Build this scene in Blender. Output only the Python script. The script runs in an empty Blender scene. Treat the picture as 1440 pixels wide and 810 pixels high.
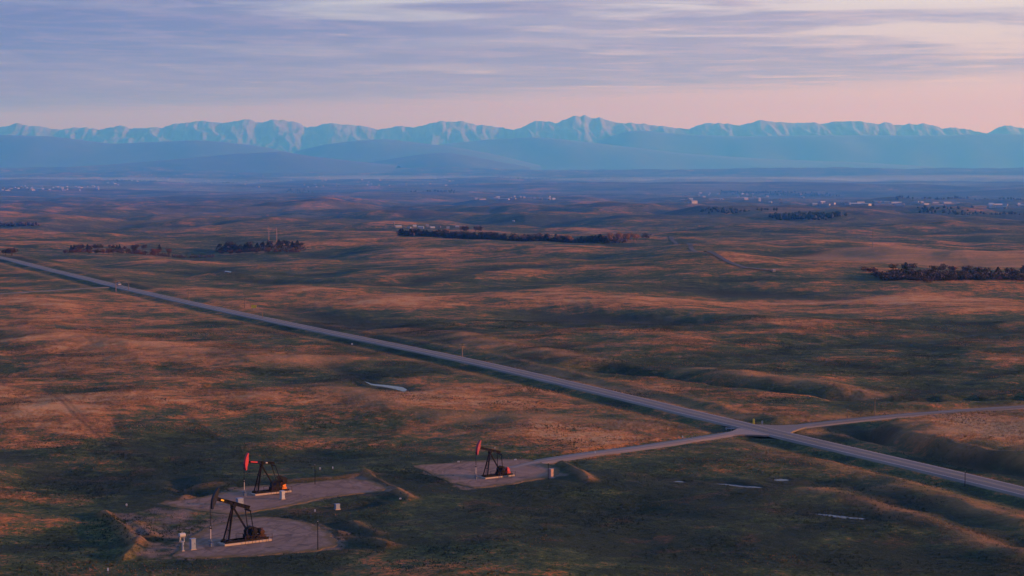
import bpy, bmesh, math, random
import numpy as np

sc = bpy.context.scene
col = sc.collection
R = math.radians

# ------------------------------------------------------------------ camera
CAM_H = 71.0
F_PX = 2784.0                      # focal length in pixels of a 1440 px wide frame
PITCH = math.atan(175.0 / F_PX)
cam_d = bpy.data.cameras.new('camera')
cam = bpy.data.objects.new('camera', cam_d)
col.objects.link(cam)
cam.location = (0, 0, CAM_H)
cam.rotation_euler = (math.pi / 2 - PITCH, 0, 0)
cam_d.sensor_width = 36.0
cam_d.lens = F_PX / 1440.0 * 36.0
cam_d.clip_start = 1.0
cam_d.clip_end = 200000.0
sc.camera = cam

# ------------------------------------------------------------------ light
SUN_EL = R(7.5)
SUN_DIR = (0.995, -0.10)           # horizontal direction towards the sun (to the right)
sun_vec = (SUN_DIR[0] * math.cos(SUN_EL), SUN_DIR[1] * math.cos(SUN_EL), math.sin(SUN_EL))
sd = bpy.data.lights.new('sun', 'SUN')
sd.energy = 5.0
sd.angle = R(1.2)
sd.color = (1.0, 0.48, 0.24)
sun = bpy.data.objects.new('sun', sd)
col.objects.link(sun)
from mathutils import Vector, Matrix
sun.rotation_euler = Vector(sun_vec).to_track_quat('Z', 'Y').to_euler()

sc.view_settings.view_transform = 'Standard'
sc.view_settings.look = 'None'
sc.view_settings.exposure = 0.75
sc.view_settings.gamma = 1.0
sc.view_settings.use_curve_mapping = False
sc.cycles.use_denoising = True
sc.cycles.max_bounces = 6
sc.cycles.diffuse_bounces = 2
sc.cycles.volume_bounces = 1
sc.cycles.sample_clamp_indirect = 4.0

# ------------------------------------------------------------------ node helper
class NT:
    def __init__(s, nt):
        s.nt = nt; nt.nodes.clear()
    def n(s, t, **kw):
        nd = s.nt.nodes.new(t)
        ins = kw.pop('i', {})
        for k, v in kw.items(): setattr(nd, k, v)
        for k, v in ins.items():
            if isinstance(v, bpy.types.NodeSocket): s.nt.links.new(v, nd.inputs[k])
            else: nd.inputs[k].default_value = v
        return nd
    def m(s, op, a, b=None, c=None, clamp=False):
        nd = s.n('ShaderNodeMath', operation=op, use_clamp=clamp)
        for k, v in enumerate((a, b, c)):
            if v is None: continue
            if isinstance(v, bpy.types.NodeSocket): s.nt.links.new(v, nd.inputs[k])
            else: nd.inputs[k].default_value = v
        return nd.outputs[0]
    def mr(s, v, a, b, c=0.0, d=1.0, smooth=True):
        nd = s.n('ShaderNodeMapRange', interpolation_type='SMOOTHSTEP' if smooth else 'LINEAR',
                 i={'Value': v, 'From Min': a, 'From Max': b, 'To Min': c, 'To Max': d})
        return nd.outputs[0]
    def mix(s, f, a, b, blend='MIX'):
        nd = s.n('ShaderNodeMix', data_type='RGBA', blend_type=blend)
        for k, v in ((0, f), (6, a), (7, b)):
            if isinstance(v, bpy.types.NodeSocket): s.nt.links.new(v, nd.inputs[k])
            else: nd.inputs[k].default_value = (*v, 1) if isinstance(v, tuple) and len(v) == 3 else v
        return nd.outputs[2]
    def noise(s, vec, scale, detail=4, rough=0.55, dist=0.0):
        nd = s.n('ShaderNodeTexNoise', i={'Scale': scale, 'Detail': detail, 'Roughness': rough, 'Distortion': dist})
        s.nt.links.new(vec, nd.inputs['Vector'])
        return nd.outputs['Fac']
    def ramp(s, f, stops, interp='LINEAR'):
        nd = s.n('ShaderNodeValToRGB')
        nd.color_ramp.interpolation = interp
        el = nd.color_ramp.elements
        while len(el) < len(stops): el.new(0.5)
        for e, (p, c) in zip(el, stops):
            e.position = p; e.color = (*c, 1)
        s.nt.links.new(f, nd.inputs[0])
        return nd.outputs[0]

# ------------------------------------------------------------------ sky
SKY = 0.56                         # the twilight sky against the low sun
w = bpy.data.worlds.new('World')
sc.world = w
w.use_nodes = True
T = NT(w.node_tree)
tc = T.n('ShaderNodeTexCoord')
d = tc.outputs['Generated']
sep = T.n('ShaderNodeSeparateXYZ', i={0: d})
dx, dy, dz = sep.outputs
zc = T.m('MAXIMUM', dz, 0.004)
nishi = T.n('ShaderNodeTexSky', sky_type='NISHITA', sun_disc=False)
nishi.sun_elevation = SUN_EL
nishi.sun_rotation = math.atan2(SUN_DIR[0], SUN_DIR[1])
nishi.air_density = 1.0; nishi.dust_density = 0.6; nishi.ozone_density = 2.5
nish = T.mix(1.0, nishi.outputs[0], (0.14, 0.14, 0.14), 'MULTIPLY')
# how far round towards the sun a direction lies (-1 .. 1)
hl = T.m('MAXIMUM', T.m('SQRT', T.m('ADD', T.m('MULTIPLY', dx, dx), T.m('MULTIPLY', dy, dy))), 0.001)
az = T.m('DIVIDE', T.m('ADD', T.m('MULTIPLY', dx, SUN_DIR[0]), T.m('MULTIPLY', dy, SUN_DIR[1])), hl)
warm = T.mr(az, -0.40, 0.20)
zr = T.m('SQRT', zc)               # more resolution of the ramp near the horizon
cool_ramp = T.ramp(zr, [(0.0, (0.43, 0.28, 0.40)), (0.16, (0.41, 0.285, 0.50)), (0.215, (0.46, 0.43, 0.74)),
                        (0.29, (0.54, 0.62, 1.06)), (0.6, (0.33, 0.505, 1.12)), (1.0, (0.28, 0.475, 1.04))])
warm_ramp = T.ramp(zr, [(0.0, (0.84, 0.40, 0.36)), (0.16, (0.84, 0.50, 0.52)), (0.215, (0.90, 0.66, 0.80)),
                        (0.29, (0.98, 0.90, 1.18)), (0.6, (0.40, 0.525, 1.12)), (1.0, (0.28, 0.475, 1.04))])
veil = T.mix(warm, cool_ramp, warm_ramp)
base = T.mix(0.82, nish, veil)
# a high, thin cloud deck: directions projected onto a level plane
px = T.m('DIVIDE', dx, zc); py = T.m('DIVIDE', dy, zc)
cv = T.n('ShaderNodeCombineXYZ', i={0: px, 1: py, 2: 0.0}).outputs[0]
cvs = T.n('ShaderNodeMapping', i={'Vector': cv, 'Scale': (0.50, 0.62, 1.0), 'Rotation': (0, 0, R(-16))}).outputs[0]
n1 = T.noise(cvs, 0.30, 5, 0.55, 0.4)
n2 = T.noise(cvs, 0.95, 6, 0.56, 0.9)
n3 = T.noise(cvs, 2.1, 9, 0.66, 0.8)
n4 = T.noise(T.n('ShaderNodeMapping', i={'Vector': cv, 'Scale': (1.0, 0.6, 1.0), 'Rotation': (0, 0, R(20))}).outputs[0], 1.3, 8, 0.68, 0.5)
rdist = T.m('SQRT', T.m('ADD', T.m('MULTIPLY', px, px), T.m('MULTIPLY', py, py)))
# the deck thins out towards its far edge and towards the sun side
edge = T.m('ADD', rdist, T.m('MULTIPLY', px, 0.95))
edge = T.m('ADD', edge, T.m('MULTIPLY', T.m('SUBTRACT', n2, 0.5), 9.0))
deck = T.mr(edge, 33.0, 25.0)
near = T.m('SUBTRACT', rdist, T.m('MULTIPLY', px, 1.7))
near = T.m('ADD', near, T.m('MULTIPLY', T.m('SUBTRACT', n2, 0.5), 30.0))
thin = T.mr(near, 7.0, 14.0, 0.10, 1.0)
cover = T.m('MULTIPLY', T.m('MULTIPLY', deck, thin), T.mr(n1, 0.30, 0.50, 0.55, 1.0))
cloud_c = T.mix(T.mr(rdist, 14.0, 27.0), (0.145, 0.165, 0.42), (0.25, 0.21, 0.42))
cloud_c = T.mix(T.m('MULTIPLY', warm, .85), cloud_c, (0.46, 0.40, 0.60))
cloud_c = T.mix(T.m('ADD', T.mr(n3, 0.44, 0.64, 0.0, 0.32), T.mr(n4, 0.46, 0.64, 0.0, 0.30)), cloud_c, T.mix(warm, (0.36, 0.32, 0.60), (0.80, 0.60, 0.72)))
sky1 = T.mix(T.m('MULTIPLY', cover, 0.93), base, cloud_c)
wisp = T.m('MULTIPLY', T.mr(T.m('ADD', T.m('MULTIPLY', n2, .7), T.m('MULTIPLY', n3, .3)), 0.575, 0.66), T.m('MULTIPLY', T.mr(rdist, 31, 23), T.mr(rdist, 8, 13)))
sky2 = T.mix(T.m('MULTIPLY', T.m('MULTIPLY', wisp, T.mr(n4, .40, .58, .35, 1.0)), 0.60), sky1, T.mix(warm, (0.56, 0.52, 0.64), (0.92, 0.72, 0.70)))
bg = T.n('ShaderNodeBackground', i={'Color': sky2, 'Strength': SKY})
out = T.n('ShaderNodeOutputWorld', i={'Surface': bg.outputs[0]})

# ------------------------------------------------------------------ noise in numpy
def _hash(ix, iy, seed):
    h = (ix.astype(np.int64) * 374761393 + iy.astype(np.int64) * 668265263 + seed * 1274126177) & 0xFFFFFFFF
    h = ((h ^ (h >> 13)) * 1274126177) & 0xFFFFFFFF
    h = (h ^ (h >> 16)) & 0xFFFFFFFF
    return h.astype(np.float64) * (2 * math.pi / 4294967296.0)
def perlin(x, y, seed=0):
    ix = np.floor(x); iy = np.floor(y)
    fx = x - ix; fy = y - iy
    u = fx * fx * fx * (fx * (fx * 6 - 15) + 10); v = fy * fy * fy * (fy * (fy * 6 - 15) + 10)
    def g(ax, ay, ex, ey):
        a = _hash(ax, ay, seed)
        return np.cos(a) * ex + np.sin(a) * ey
    n00 = g(ix, iy, fx, fy); n10 = g(ix + 1, iy, fx - 1, fy)
    n01 = g(ix, iy + 1, fx, fy - 1); n11 = g(ix + 1, iy + 1, fx - 1, fy - 1)
    return 1.5 * ((n00 * (1 - u) + n10 * u) * (1 - v) + (n01 * (1 - u) + n11 * u) * v)
def fbm(x, y, seed=0, oct=4, gain=0.5):
    t = 0.0; a = 1.0
    for k in range(oct):
        t = t + a * perlin(x * 2 ** k + 17.3 * k, y * 2 ** k - 9.1 * k, seed + k)
        a *= gain
    return t
def sstep(x, a, b):
    t = np.clip((x - a) / (b - a), 0, 1)
    return t * t * (3 - 2 * t)

# ------------------------------------------------------------------ picture ray -> level ground
_CP, _SP = math.cos(PITCH), math.sin(PITCH)
def ray(px, py):
    u = (np.asarray(px, float) - 720) / F_PX; v = (405 - np.asarray(py, float)) / F_PX
    return u, _CP + v * _SP, -_SP + v * _CP
def flat(px, py, z=0.0):
    x, y, zz = ray(px, py)
    t = (z - CAM_H) / zz
    return np.stack([x * t, y * t], -1)
def pl(*pts):
    a = np.array(pts, float)
    return flat(a[:, 0], a[:, 1])
def seg_dist(x, y, P, closed=False):
    """distance to a polyline, signed side and distance along it"""
    best = np.full(x.shape, 1e9); side = np.zeros(x.shape); along = np.zeros(x.shape); acc = 0.0
    n = len(P)
    for i in range(n if closed else n - 1):
        a = P[i]; b = P[(i + 1) % n]
        ex, ey = b - a; L2 = ex * ex + ey * ey; L = math.sqrt(L2)
        t = np.clip(((x - a[0]) * ex + (y - a[1]) * ey) / L2, 0, 1)
        qx = x - a[0] - t * ex; qy = y - a[1] - t * ey
        dd = np.sqrt(qx * qx + qy * qy)
        m = dd < best
        best = np.where(m, dd, best)
        side = np.where(m, np.sign(ex * qy - ey * qx), side)
        along = np.where(m, acc + t * L, along)
        acc += L
    return best, side, along
RELIEF = 0.32
def box_mask(x, y, P, m):
    return (x > P[:, 0].min() - m) & (x < P[:, 0].max() + m) & (y > P[:, 1].min() - m) & (y < P[:, 1].max() + m)
def inside(x, y, P):
    c = np.zeros(x.shape, bool); n = len(P); j = n - 1
    for i in range(n):
        xi, yi = P[i]; xj, yj = P[j]
        if abs(yj - yi) > 1e-9:
            c ^= ((yi > y) != (yj > y)) & (x < (xj - xi) * (y - yi) / (yj - yi) + xi)
        j = i
    return c
def poly_sd(x, y, P):
    dd, _, _ = seg_dist(x, y, P, True)
    return np.where(inside(x, y, P), -dd, dd)
def smooth_line(P, step=6.0, it=2):
    P = np.asarray(P, float)
    for _ in range(it):
        Q = [P[0]]
        for a, b in zip(P[:-1], P[1:]):
            Q.append(a * .75 + b * .25); Q.append(a * .25 + b * .75)
        Q.append(P[-1]); P = np.array(Q)
    s = np.concatenate([[0], np.cumsum(np.hypot(*np.diff(P, axis=0).T))])
    t = np.linspace(0, s[-1], max(2, int(s[-1] / step) + 1))
    return np.stack([np.interp(t, s, P[:, 0]), np.interp(t, s, P[:, 1])], -1)

# ------------------------------------------------------------------ where the roads, pads, banks and ponds lie
MAIN = pl((1640, 741), (1440, 691), (1300, 657.5), (1200, 634.5), (1130, 618), (1070, 604), (1020, 592), (960, 578), (900, 563), (830, 546.5),
          (740, 525.5), (650, 505), (560, 486.5), (470, 468.5), (400, 454), (330, 439.5), (250, 422), (175, 405), (120, 391), (60, 377), (0, 361), (-60, 352))
SIDE = pl((1072, 604), (1110, 601), (1160, 594.5), (1250, 585), (1350, 577.5), (1440, 571.5), (1560, 566))
ACCESS = pl((1078, 602), (1040, 607.5), (980, 617), (900, 629), (835, 637), (790, 643.5), (750, 650), (720, 658))
TRACK = pl((150, 403.5), (90, 407), (0, 413), (-90, 417))
FARROAD = pl((905, 326), (950, 338), (990, 354), (1040, 374), (1090, 380.5))
PAD3 = pl((582, 655), (655, 687), (700, 683), (790, 668.5), (772, 655), (752, 648), (735, 645), (660, 649))
PAD2 = pl((225, 708), (300, 697), (345, 684), (400, 682), (512, 671), (553, 690), (470, 697), (400, 712), (330, 724), (262, 716))
PAD1 = pl((245, 783), (300, 785), (478, 772), (466, 752), (440, 737), (390, 727), (340, 729), (290, 742), (262, 760))
FLATS = [PAD1, PAD2, PAD3]
# banks: line, height, half width
BANKS = [
    (pl((147, 722), (172, 745), (195, 766)), 1.6, 1.5), (pl((195, 766), (176, 787)), 1.4, 1.5), (pl((190, 738), (211, 757)), 1.5, 2.0),
    (pl((513, 668), (545, 685), (577, 702)), 1.6, 1.4), (pl((520, 668), (400, 678)), 0.8, 2.0),
    (pl((780, 650), (805, 660), (828, 677)), 1.6, 1.6),
    (pl((263, 700), (272, 706), (286, 702)), 1.0, 2.0), (pl((268, 685), (300, 680)), 1.0, 3.0),
    (pl((478, 748), (505, 757), (545, 770)), 1.2, 2.0), (pl((438, 738), (470, 760)), 1.0, 1.8), (pl((495, 735), (530, 752)), 0.9, 1.8),
    (pl((563, 463), (642, 472), (693, 485), (760, 497), (815, 509)), 5.0, 11.0),
    (pl((690, 505), (760, 517), (840, 538), (900, 551), (960, 567), (1000, 577), (1040, 583)), 1.5, 4.5),
    (pl((1040, 583), (1130, 587), (1200, 582), (1300, 575), (1440, 567)), 1.6, 4.0),
    (pl((1145, 604), (1170, 598)), 1.4, 4.0),
    (pl((1250, 686), (1330, 702), (1440, 735)), 2.2, 4.5), (pl((1275, 727), (1350, 748), (1440, 780)), 2.0, 4.0),
    (pl((1150, 690), (1210, 702), (1270, 722)), 1.6, 4.0), (pl((1080, 640), (1180, 656), (1300, 683)), 1.2, 5.0),
    (pl((560, 575), (640, 585), (760, 590), (900, 602)), 1.8, 9.0), (pl((440, 540), (520, 556), (560, 575)), 1.8, 7.0),
    (pl((980, 520), (1080, 535), (1160, 541), (1215, 549)), 3.0, 7.0),
    (pl((1246, 599), (1240, 602), (1263, 613), (1324, 629), (1384, 643), (1440, 650), (1520, 662)), 3.0, 3.2),
    (pl((0, 468), (100, 478), (250, 490), (420, 508)), 4.0, 16.0),
]
# hollows and gullies: line, depth, half width
GULLIES = [
    (pl((465, 512), (500, 527), (525, 540), (572, 547)), 2.4, 6.0),
    (pl((840, 517), (930, 524), (1050, 541), (1150, 549), (1250, 556), (1440, 556)), 9.0, 7.0),
    (pl((930, 671), (1000, 677), (1080, 684), (1110, 673)), 1.8, 4.5), (pl((1110, 673), (1200, 680), (1260, 700), (1340, 723), (1440, 765)), 2.2, 6.0),
    (pl((1135, 718), (1215, 726), (1260, 728)), 2.0, 4.5),
    (pl((960, 600), (1010, 603), (1040, 597)), 1.2, 4.0),
    (pl((1226, 606), (1263, 619), (1324, 637), (1384, 652), (1440, 660), (1520, 678)), 7.0, 7.5), (pl((1190, 598), (1230, 606)), 4.0, 8.0),
    (pl((250, 668), (262, 692), (275, 694)), 1.6, 3.0),
    (pl((395, 725), (440, 717), (520, 707)), 1.0, 3.0), (pl((470, 735), (500, 757)), 1.0, 3.0),
    (pl((400, 430), (450, 444), (520, 457), (600, 468)), 5.0, 16.0),
    (pl((290, 360), (330, 383), (420, 392), (560, 398), (690, 379), (820, 374)), 5.0, 14.0),
    (pl((780, 438), (850, 446), (930, 455)), 6.0, 26.0),
    (pl((960, 404), (1060, 408), (1160, 414)), 4.0, 26.0),
    (pl((130, 668), (60, 650), (0, 640)), 1.0, 8.0),
]
PONDS = [pl((512, 533), (523, 537.6), (545, 539.3), (566, 541.8), (573, 546), (569, 549), (561, 546.2), (545, 542.2), (528, 540.6), (517, 537)),
         pl((1003, 676.5), (1020, 676.4), (1040, 678.2), (1060, 680), (1077, 683), (1050, 682.2), (1020, 678.9)),
         pl((1089, 671), (1100, 670), (1112, 671.8), (1103, 673.2), (1093, 672.8)),
         pl((1143, 718.5), (1170, 720), (1195, 723.5), (1218, 725), (1214, 726.8), (1190, 725.3), (1160, 721.4)),
         pl((946, 673.5), (955, 673), (966, 674.8), (955, 675)),
         pl((308, 379.6), (320, 379.8), (331, 382.2), (322, 381.8))]
POND_Z = -0.55

def inv_lin(v, a, b): return np.clip((v - a) / (b - a), 0, 1)
MAIN_S = smooth_line(MAIN, 6.0); SIDE_S = smooth_line(SIDE, 5.0); ACCESS_S = smooth_line(ACCESS, 4.0)
TRACK_S = smooth_line(TRACK, 8.0)

# valley and rolling land seen beyond the highway: smooth height by distance
_DY = np.array([0, 1250, 1700, 2200, 2800, 3500, 4500, 6000, 8000, 11000, 16000, 22000, 28000, 33000, 36000, 40000, 52000, 90000], float)
_DZ = np.array([0, 0, -7, -15, -27, -41, -59, -80, -106, -138, -160, -160, -150, -100, -22, -60, -110, -110], float)

def base_h(x, y):
    r = np.hypot(x, y)
    far = sstep(r, 520, 1700)
    h = np.interp(r, _DY, _DZ)
    # gentle undulation of the near grassland
    n = 2.0 * perlin(x / 95 + 3.1, y / 120 + .7, 5) + 1.1 * perlin(x / 42, y / 50, 6) + 0.5 * perlin(x / 18 + 5, y / 22, 7) \
        + 0.20 * perlin(x / 8, y / 9, 8) + 0.09 * perlin(x / 3.4, y / 3.8, 9)
    # rolling ridges farther out
    k = 2.0 - 0.0 * r
    m = 10.0 * perlin(x / 420 + 9.2, y / 560 + 1.4, 21) + 7.0 * perlin(x / 210, y / 290, 22) + 3.8 * perlin(x / 95, y / 140, 23)
    m = m + 1.2 * perlin(x / 40, y / 60, 24)
    far2 = sstep(r, 1900, 5200)
    m2 = 20.0 * fbm(x / 1250 + 4.0, y / 1100 + 2.2, 31, 4, 0.5)
    m2 = m2 + 22.0 * (1 - sstep(r, 9000, 14000)) * fbm(x / 520 + 8.0, y / 760 + 3.0, 35, 4, 0.5)
    far3 = sstep(r, 9000, 17000) * (1 - sstep(r, 37000, 44000))
    m3 = 52.0 * fbm(x / 4200 + 1.0, y / 3000, 41, 4, 0.5)
    floor_ = sstep(r, 11000, 14000) * (1 - sstep(r, 22000, 27000))
    return h, n, far * m * (1 - 0.6 * floor_) + far2 * m2 * (1 - 0.75 * floor_) + far3 * m3, far

def H(x, y):
    x = np.asarray(x, float); y = np.asarray(y, float)
    shp = x.shape; x = x.ravel(); y = y.ravel()
    h, n, m, far = base_h(x, y)
    near = np.hypot(x, y) < 2600
    z = h + n * (1 - 0.35 * far) + m
    if near.any():
        xs, ys = x[near], y[near]; zn = z[near]
        dm, sm, _ = seg_dist(xs, ys, MAIN)
        ds, ss, _ = seg_dist(xs, ys, SIDE)
        da, sa, _ = seg_dist(xs, ys, ACCESS)
        dk, sk, _ = seg_dist(xs, ys, TRACK)
        dp = np.full(xs.shape, 1e9)
        for P in FLATS:
            mk = box_mask(xs, ys, P, 45); dp[mk] = np.minimum(dp[mk], poly_sd(xs[mk], ys[mk], P))
        # level the land towards the built things
        wgt = sstep(dm, 10, 85) * sstep(ds, 6, 60) * sstep(da, 5, 45) * sstep(dp, 2, 40) * sstep(dk, 5, 60)
        for P in PONDS:
            mk = box_mask(xs, ys, P, 31)
            q = poly_sd(xs[mk], ys[mk], P); wgt[mk] = wgt[mk] * sstep(q, 1, 30)
        rough = 0.11 * perlin(xs / 4.2, ys / 4.8, 9) + 0.16 * perlin(xs / 9, ys / 11, 8) + 0.25 * perlin(xs / 22, ys / 24, 18)
        zn = zn * wgt + (1 - wgt) * rough * sstep(np.minimum(np.minimum(dm - 8, dp), np.minimum(ds, da) - 4), 0.0, 5.0)
        for sgn, rows_ in ((1, BANKS), (-1, GULLIES)):
            for P, a, wd in rows_:
                mk = box_mask(xs, ys, P, wd * 3)
                if mk.any():
                    q, _, al = seg_dist(xs[mk], ys[mk], P)
                    wv = wd * (1 + 0.45 * perlin(al / 17 + a, al * 0 + wd, 15) + 0.2 * perlin(xs[mk] / 5, ys[mk] / 5, 16))
                    amp = sgn * a * (RELIEF if wd > 3 else .65) * (1 + 0.5 * perlin(al / 13, al * 0 + a, 12))
                    zn[mk] += amp * np.exp(-(q / wv) ** 2)
        for P in PONDS:
            mk = box_mask(xs, ys, P, 15)
            q = poly_sd(xs[mk], ys[mk], P)
            zn[mk] = np.where(q < 14, np.minimum(zn[mk], POND_Z + 0.35 * np.clip(q, -1.6, 14) + 0.02), zn[mk])
            zn[mk] = np.where((q > 0) & (q < 7), np.maximum(zn[mk], POND_Z + .10 * np.clip(q, 0, 1.5) - .25 * np.clip(q - 3, 0, 4)), zn[mk])
        # field east of the junction lies on a low table with a steep edge
        q = poly_sd(xs, ys, TABLE)
        zn = zn + 2.1 * sstep(-q, -4, 3)
        # road beds and ditches
        for dd, hw, dit in ((dm, 4.1, 0.65), (ds, 3.6, 0.7), (da, 2.6, 0.45), (dk, 2.4, 0.3)):
            bed = np.where(dd < hw, -0.28, -0.28 - dit * sstep(dd, hw, hw + 4.5))
            bl = sstep(dd, hw + 6.0, hw + 13.0) if dit > 0.6 else sstep(dd, hw + 1.5, hw + 5)
            zn = np.where(dd < hw + 13, bed * (1 - bl) + zn * bl, zn)
        # pads: level floor, a little raised, steep shoulder
        for P in FLATS:
            mk = box_mask(xs, ys, P, 3)
            q = poly_sd(xs[mk], ys[mk], P)
            bl = sstep(q, 0.3, 2.2)
            zn[mk] = np.where(q < 2.2, (-0.10) * (1 - bl) + zn[mk] * bl, zn[mk])
        # keep the roads clear again where they cross
        for dd, hw in ((dm, 4.9), (ds, 3.4), (da, 2.4)):
            zn = np.where(dd < hw, np.minimum(zn, -0.12), zn)
        z[near] = zn
    return z.reshape(shp)
TABLE = pl((1240, 602), (1262, 595), (1300, 591), (1340, 588), (1460, 584), (1700, 578), (1700, 700), (1460, 653), (1384, 645), (1324, 631), (1263, 615))

def at(px, py, near=280):
    """first point where a picture ray meets the land"""
    x, y, zz = ray(px, py)
    t = np.geomspace(near, 60000, 900)
    for _ in range(2):
        below = CAM_H + zz * t < H(x * t, y * t)
        k = int(np.argmax(below)) if below.any() else len(t) - 1
        t = np.linspace(t[max(k - 1, 0)], t[k], 24)
    t1 = t[0]
    return Vector((float(x * t1), float(y * t1), float(H(np.array([x * t1]), np.array([y * t1]))[0])))
def gz(x, y): return float(H(np.array([x]), np.array([y]))[0])

# ------------------------------------------------------------------ mesh helpers
def new_mesh(name, verts, faces, mat=None, smooth=False):
    me = bpy.data.meshes.new(name)
    me.from_pydata([tuple(map(float, v)) for v in verts], [], [tuple(map(int, f)) for f in faces])
    if mat:
        for m_ in (mat if isinstance(mat, (list, tuple)) else [mat]): me.materials.append(m_)
    if smooth: me.polygons.foreach_set('use_smooth', np.ones(len(me.polygons), bool))
    me.update()
    return me
def obj(name, me, parent=None):
    o = bpy.data.objects.new(name, me); col.objects.link(o)
    if parent: o.parent = parent
    return o
def grid_mesh(name, X, Y, Z, mat):
    nr, nc = X.shape
    me = bpy.data.meshes.new(name)
    co = np.stack([X, Y, Z], -1).reshape(-1, 3).astype(np.float32)
    idx = np.arange(nr * nc).reshape(nr, nc)
    q = np.stack([idx[:-1, :-1], idx[:-1, 1:], idx[1:, 1:], idx[1:, :-1]], -1).reshape(-1, 4).astype(np.int32)
    me.vertices.add(len(co)); me.vertices.foreach_set('co', co.ravel())
    me.loops.add(q.size); me.loops.foreach_set('vertex_index', q.ravel())
    me.polygons.add(len(q)); me.polygons.foreach_set('loop_start', np.arange(0, q.size, 4, dtype=np.int32))
    me.polygons.foreach_set('use_smooth', np.ones(len(q), bool))
    me.update(calc_edges=True); me.materials.append(mat)
    return me
def tag(o, label=None, cat=None, group=None, kind=None):
    if label: o['label'] = label
    if cat: o['category'] = cat
    if group: o['group'] = group
    if kind: o['kind'] = kind
    return o
def empty(name, loc, rz=0.0, parent=None):
    o = bpy.data.objects.new(name, None); col.objects.link(o)
    o.location = loc; o.rotation_euler = (0, 0, rz); o.empty_display_size = 0.3
    if parent: o.parent = parent
    return o
MATS = {}
def simple(name, c, rough=0.8, metal=0.0, var=0.25, scale=3.0, bump=0.0, spec=0.25):
    if name in MATS: return MATS[name]
    m = bpy.data.materials.new(name); m.use_nodes = True
    t = NT(m.node_tree)
    g = t.n('ShaderNodeTexCoord').outputs['Object']
    n = t.noise(g, scale, 5, 0.6)
    c0 = tuple(max(0, v * (1 - var)) for v in c); c1 = tuple(min(1, v * (1 + var)) for v in c)
    cc = t.mix(n, c0, c1)
    b = t.n('ShaderNodeBsdfPrincipled', i={'Base Color': cc, 'Roughness': rough, 'Metallic': metal, 'Specular IOR Level': spec})
    if bump:
        bn = t.n('ShaderNodeBump', i={'Strength': bump, 'Distance': 0.05, 'Height': n})
        t.nt.links.new(bn.outputs[0], b.inputs['Normal'])
    t.n('ShaderNodeOutputMaterial', i={'Surface': b.outputs[0]})
    MATS[name] = m
    return m

# ------------------------------------------------------------------ land: ground cover and sheet
def blob(px, py, rx, ry):
    c = flat(px, py); a = flat(px + rx, py); b = flat(px, py - ry); b2 = flat(px, py + ry)
    return c[0], c[1], abs(a[0] - c[0]), 0.5 * abs(b[1] - b2[1])
# green (negative) and dry (positive) stretches of the grassland, some slope shade and sunlit ground painted in
BLOBS = [(60, 760, 110, 45, -1.0), (250, 640, 130, 40, -.55), (330, 790, 330, 26, -.6), (560, 730, 170, 50, -.55), (480, 655, 120, 22, -.5),
         (850, 740, 360, 75, -1.0), (830, 680, 160, 26, -.6), (1200, 750, 330, 70, -.75), (650, 560, 200, 18, .45), (1060, 640, 160, 26, -.45),
         (150, 500, 260, 45, .75), (200, 450, 260, 16, .6), (60, 600, 120, 35, .45), (330, 560, 160, 30, .45), (480, 600, 180, 25, .25),
         (700, 420, 420, 16, .55), (1250, 420, 320, 16, .7), (700, 452, 300, 14, -.75), (850, 448, 120, 10, -.8), (1100, 410, 200, 8, -.5), (1330, 470, 200, 14, .5),
         (1000, 470, 200, 16, -.3), (1000, 500, 260, 18, -.35), (1300, 525, 200, 16, -.3), (1360, 612, 130, 24, 1.2), (1290, 642, 90, 9, -.6), (1200, 610, 70, 14, -.7),
         (620, 475, 110, 9, -.6), (450, 447, 90, 10, -.7), (760, 395, 200, 5, -.4), (300, 380, 160, 8, .3), (1250, 358, 150, 9, .35),
         (700, 600, 160, 14, .35), (640, 540, 100, 10, .35), (860, 560, 90, 7, -.5)]
TRACKS = [(pl((60, 545), (92, 576), (130, 608), (190, 655)), .9), (pl((68, 545), (101, 576), (140, 608), (198, 653)), .7),
          (pl((167, 584), (170, 597), (190, 618), (212, 640)), .7), (pl((160, 584), (164, 598), (180, 618), (203, 642)), .7), (pl((215, 605), (262, 640)), .5),
          (pl((257, 580), (300, 606), (345, 637)), .8)]
MOWN = pl((255, 579), (346, 637), (352, 652), (300, 682), (232, 700), (120, 690), (190, 655), (150, 620), (165, 585))
WORN = pl((150, 724), (190, 762), (182, 786), (300, 786), (300, 742), (345, 728), (300, 706), (220, 712))
OCHRE_FIELD = pl((1085, 352), (1180, 345), (1300, 345), (1420, 354), (1460, 362), (1460, 370), (1340, 366), (1180, 366), (1100, 364))

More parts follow.
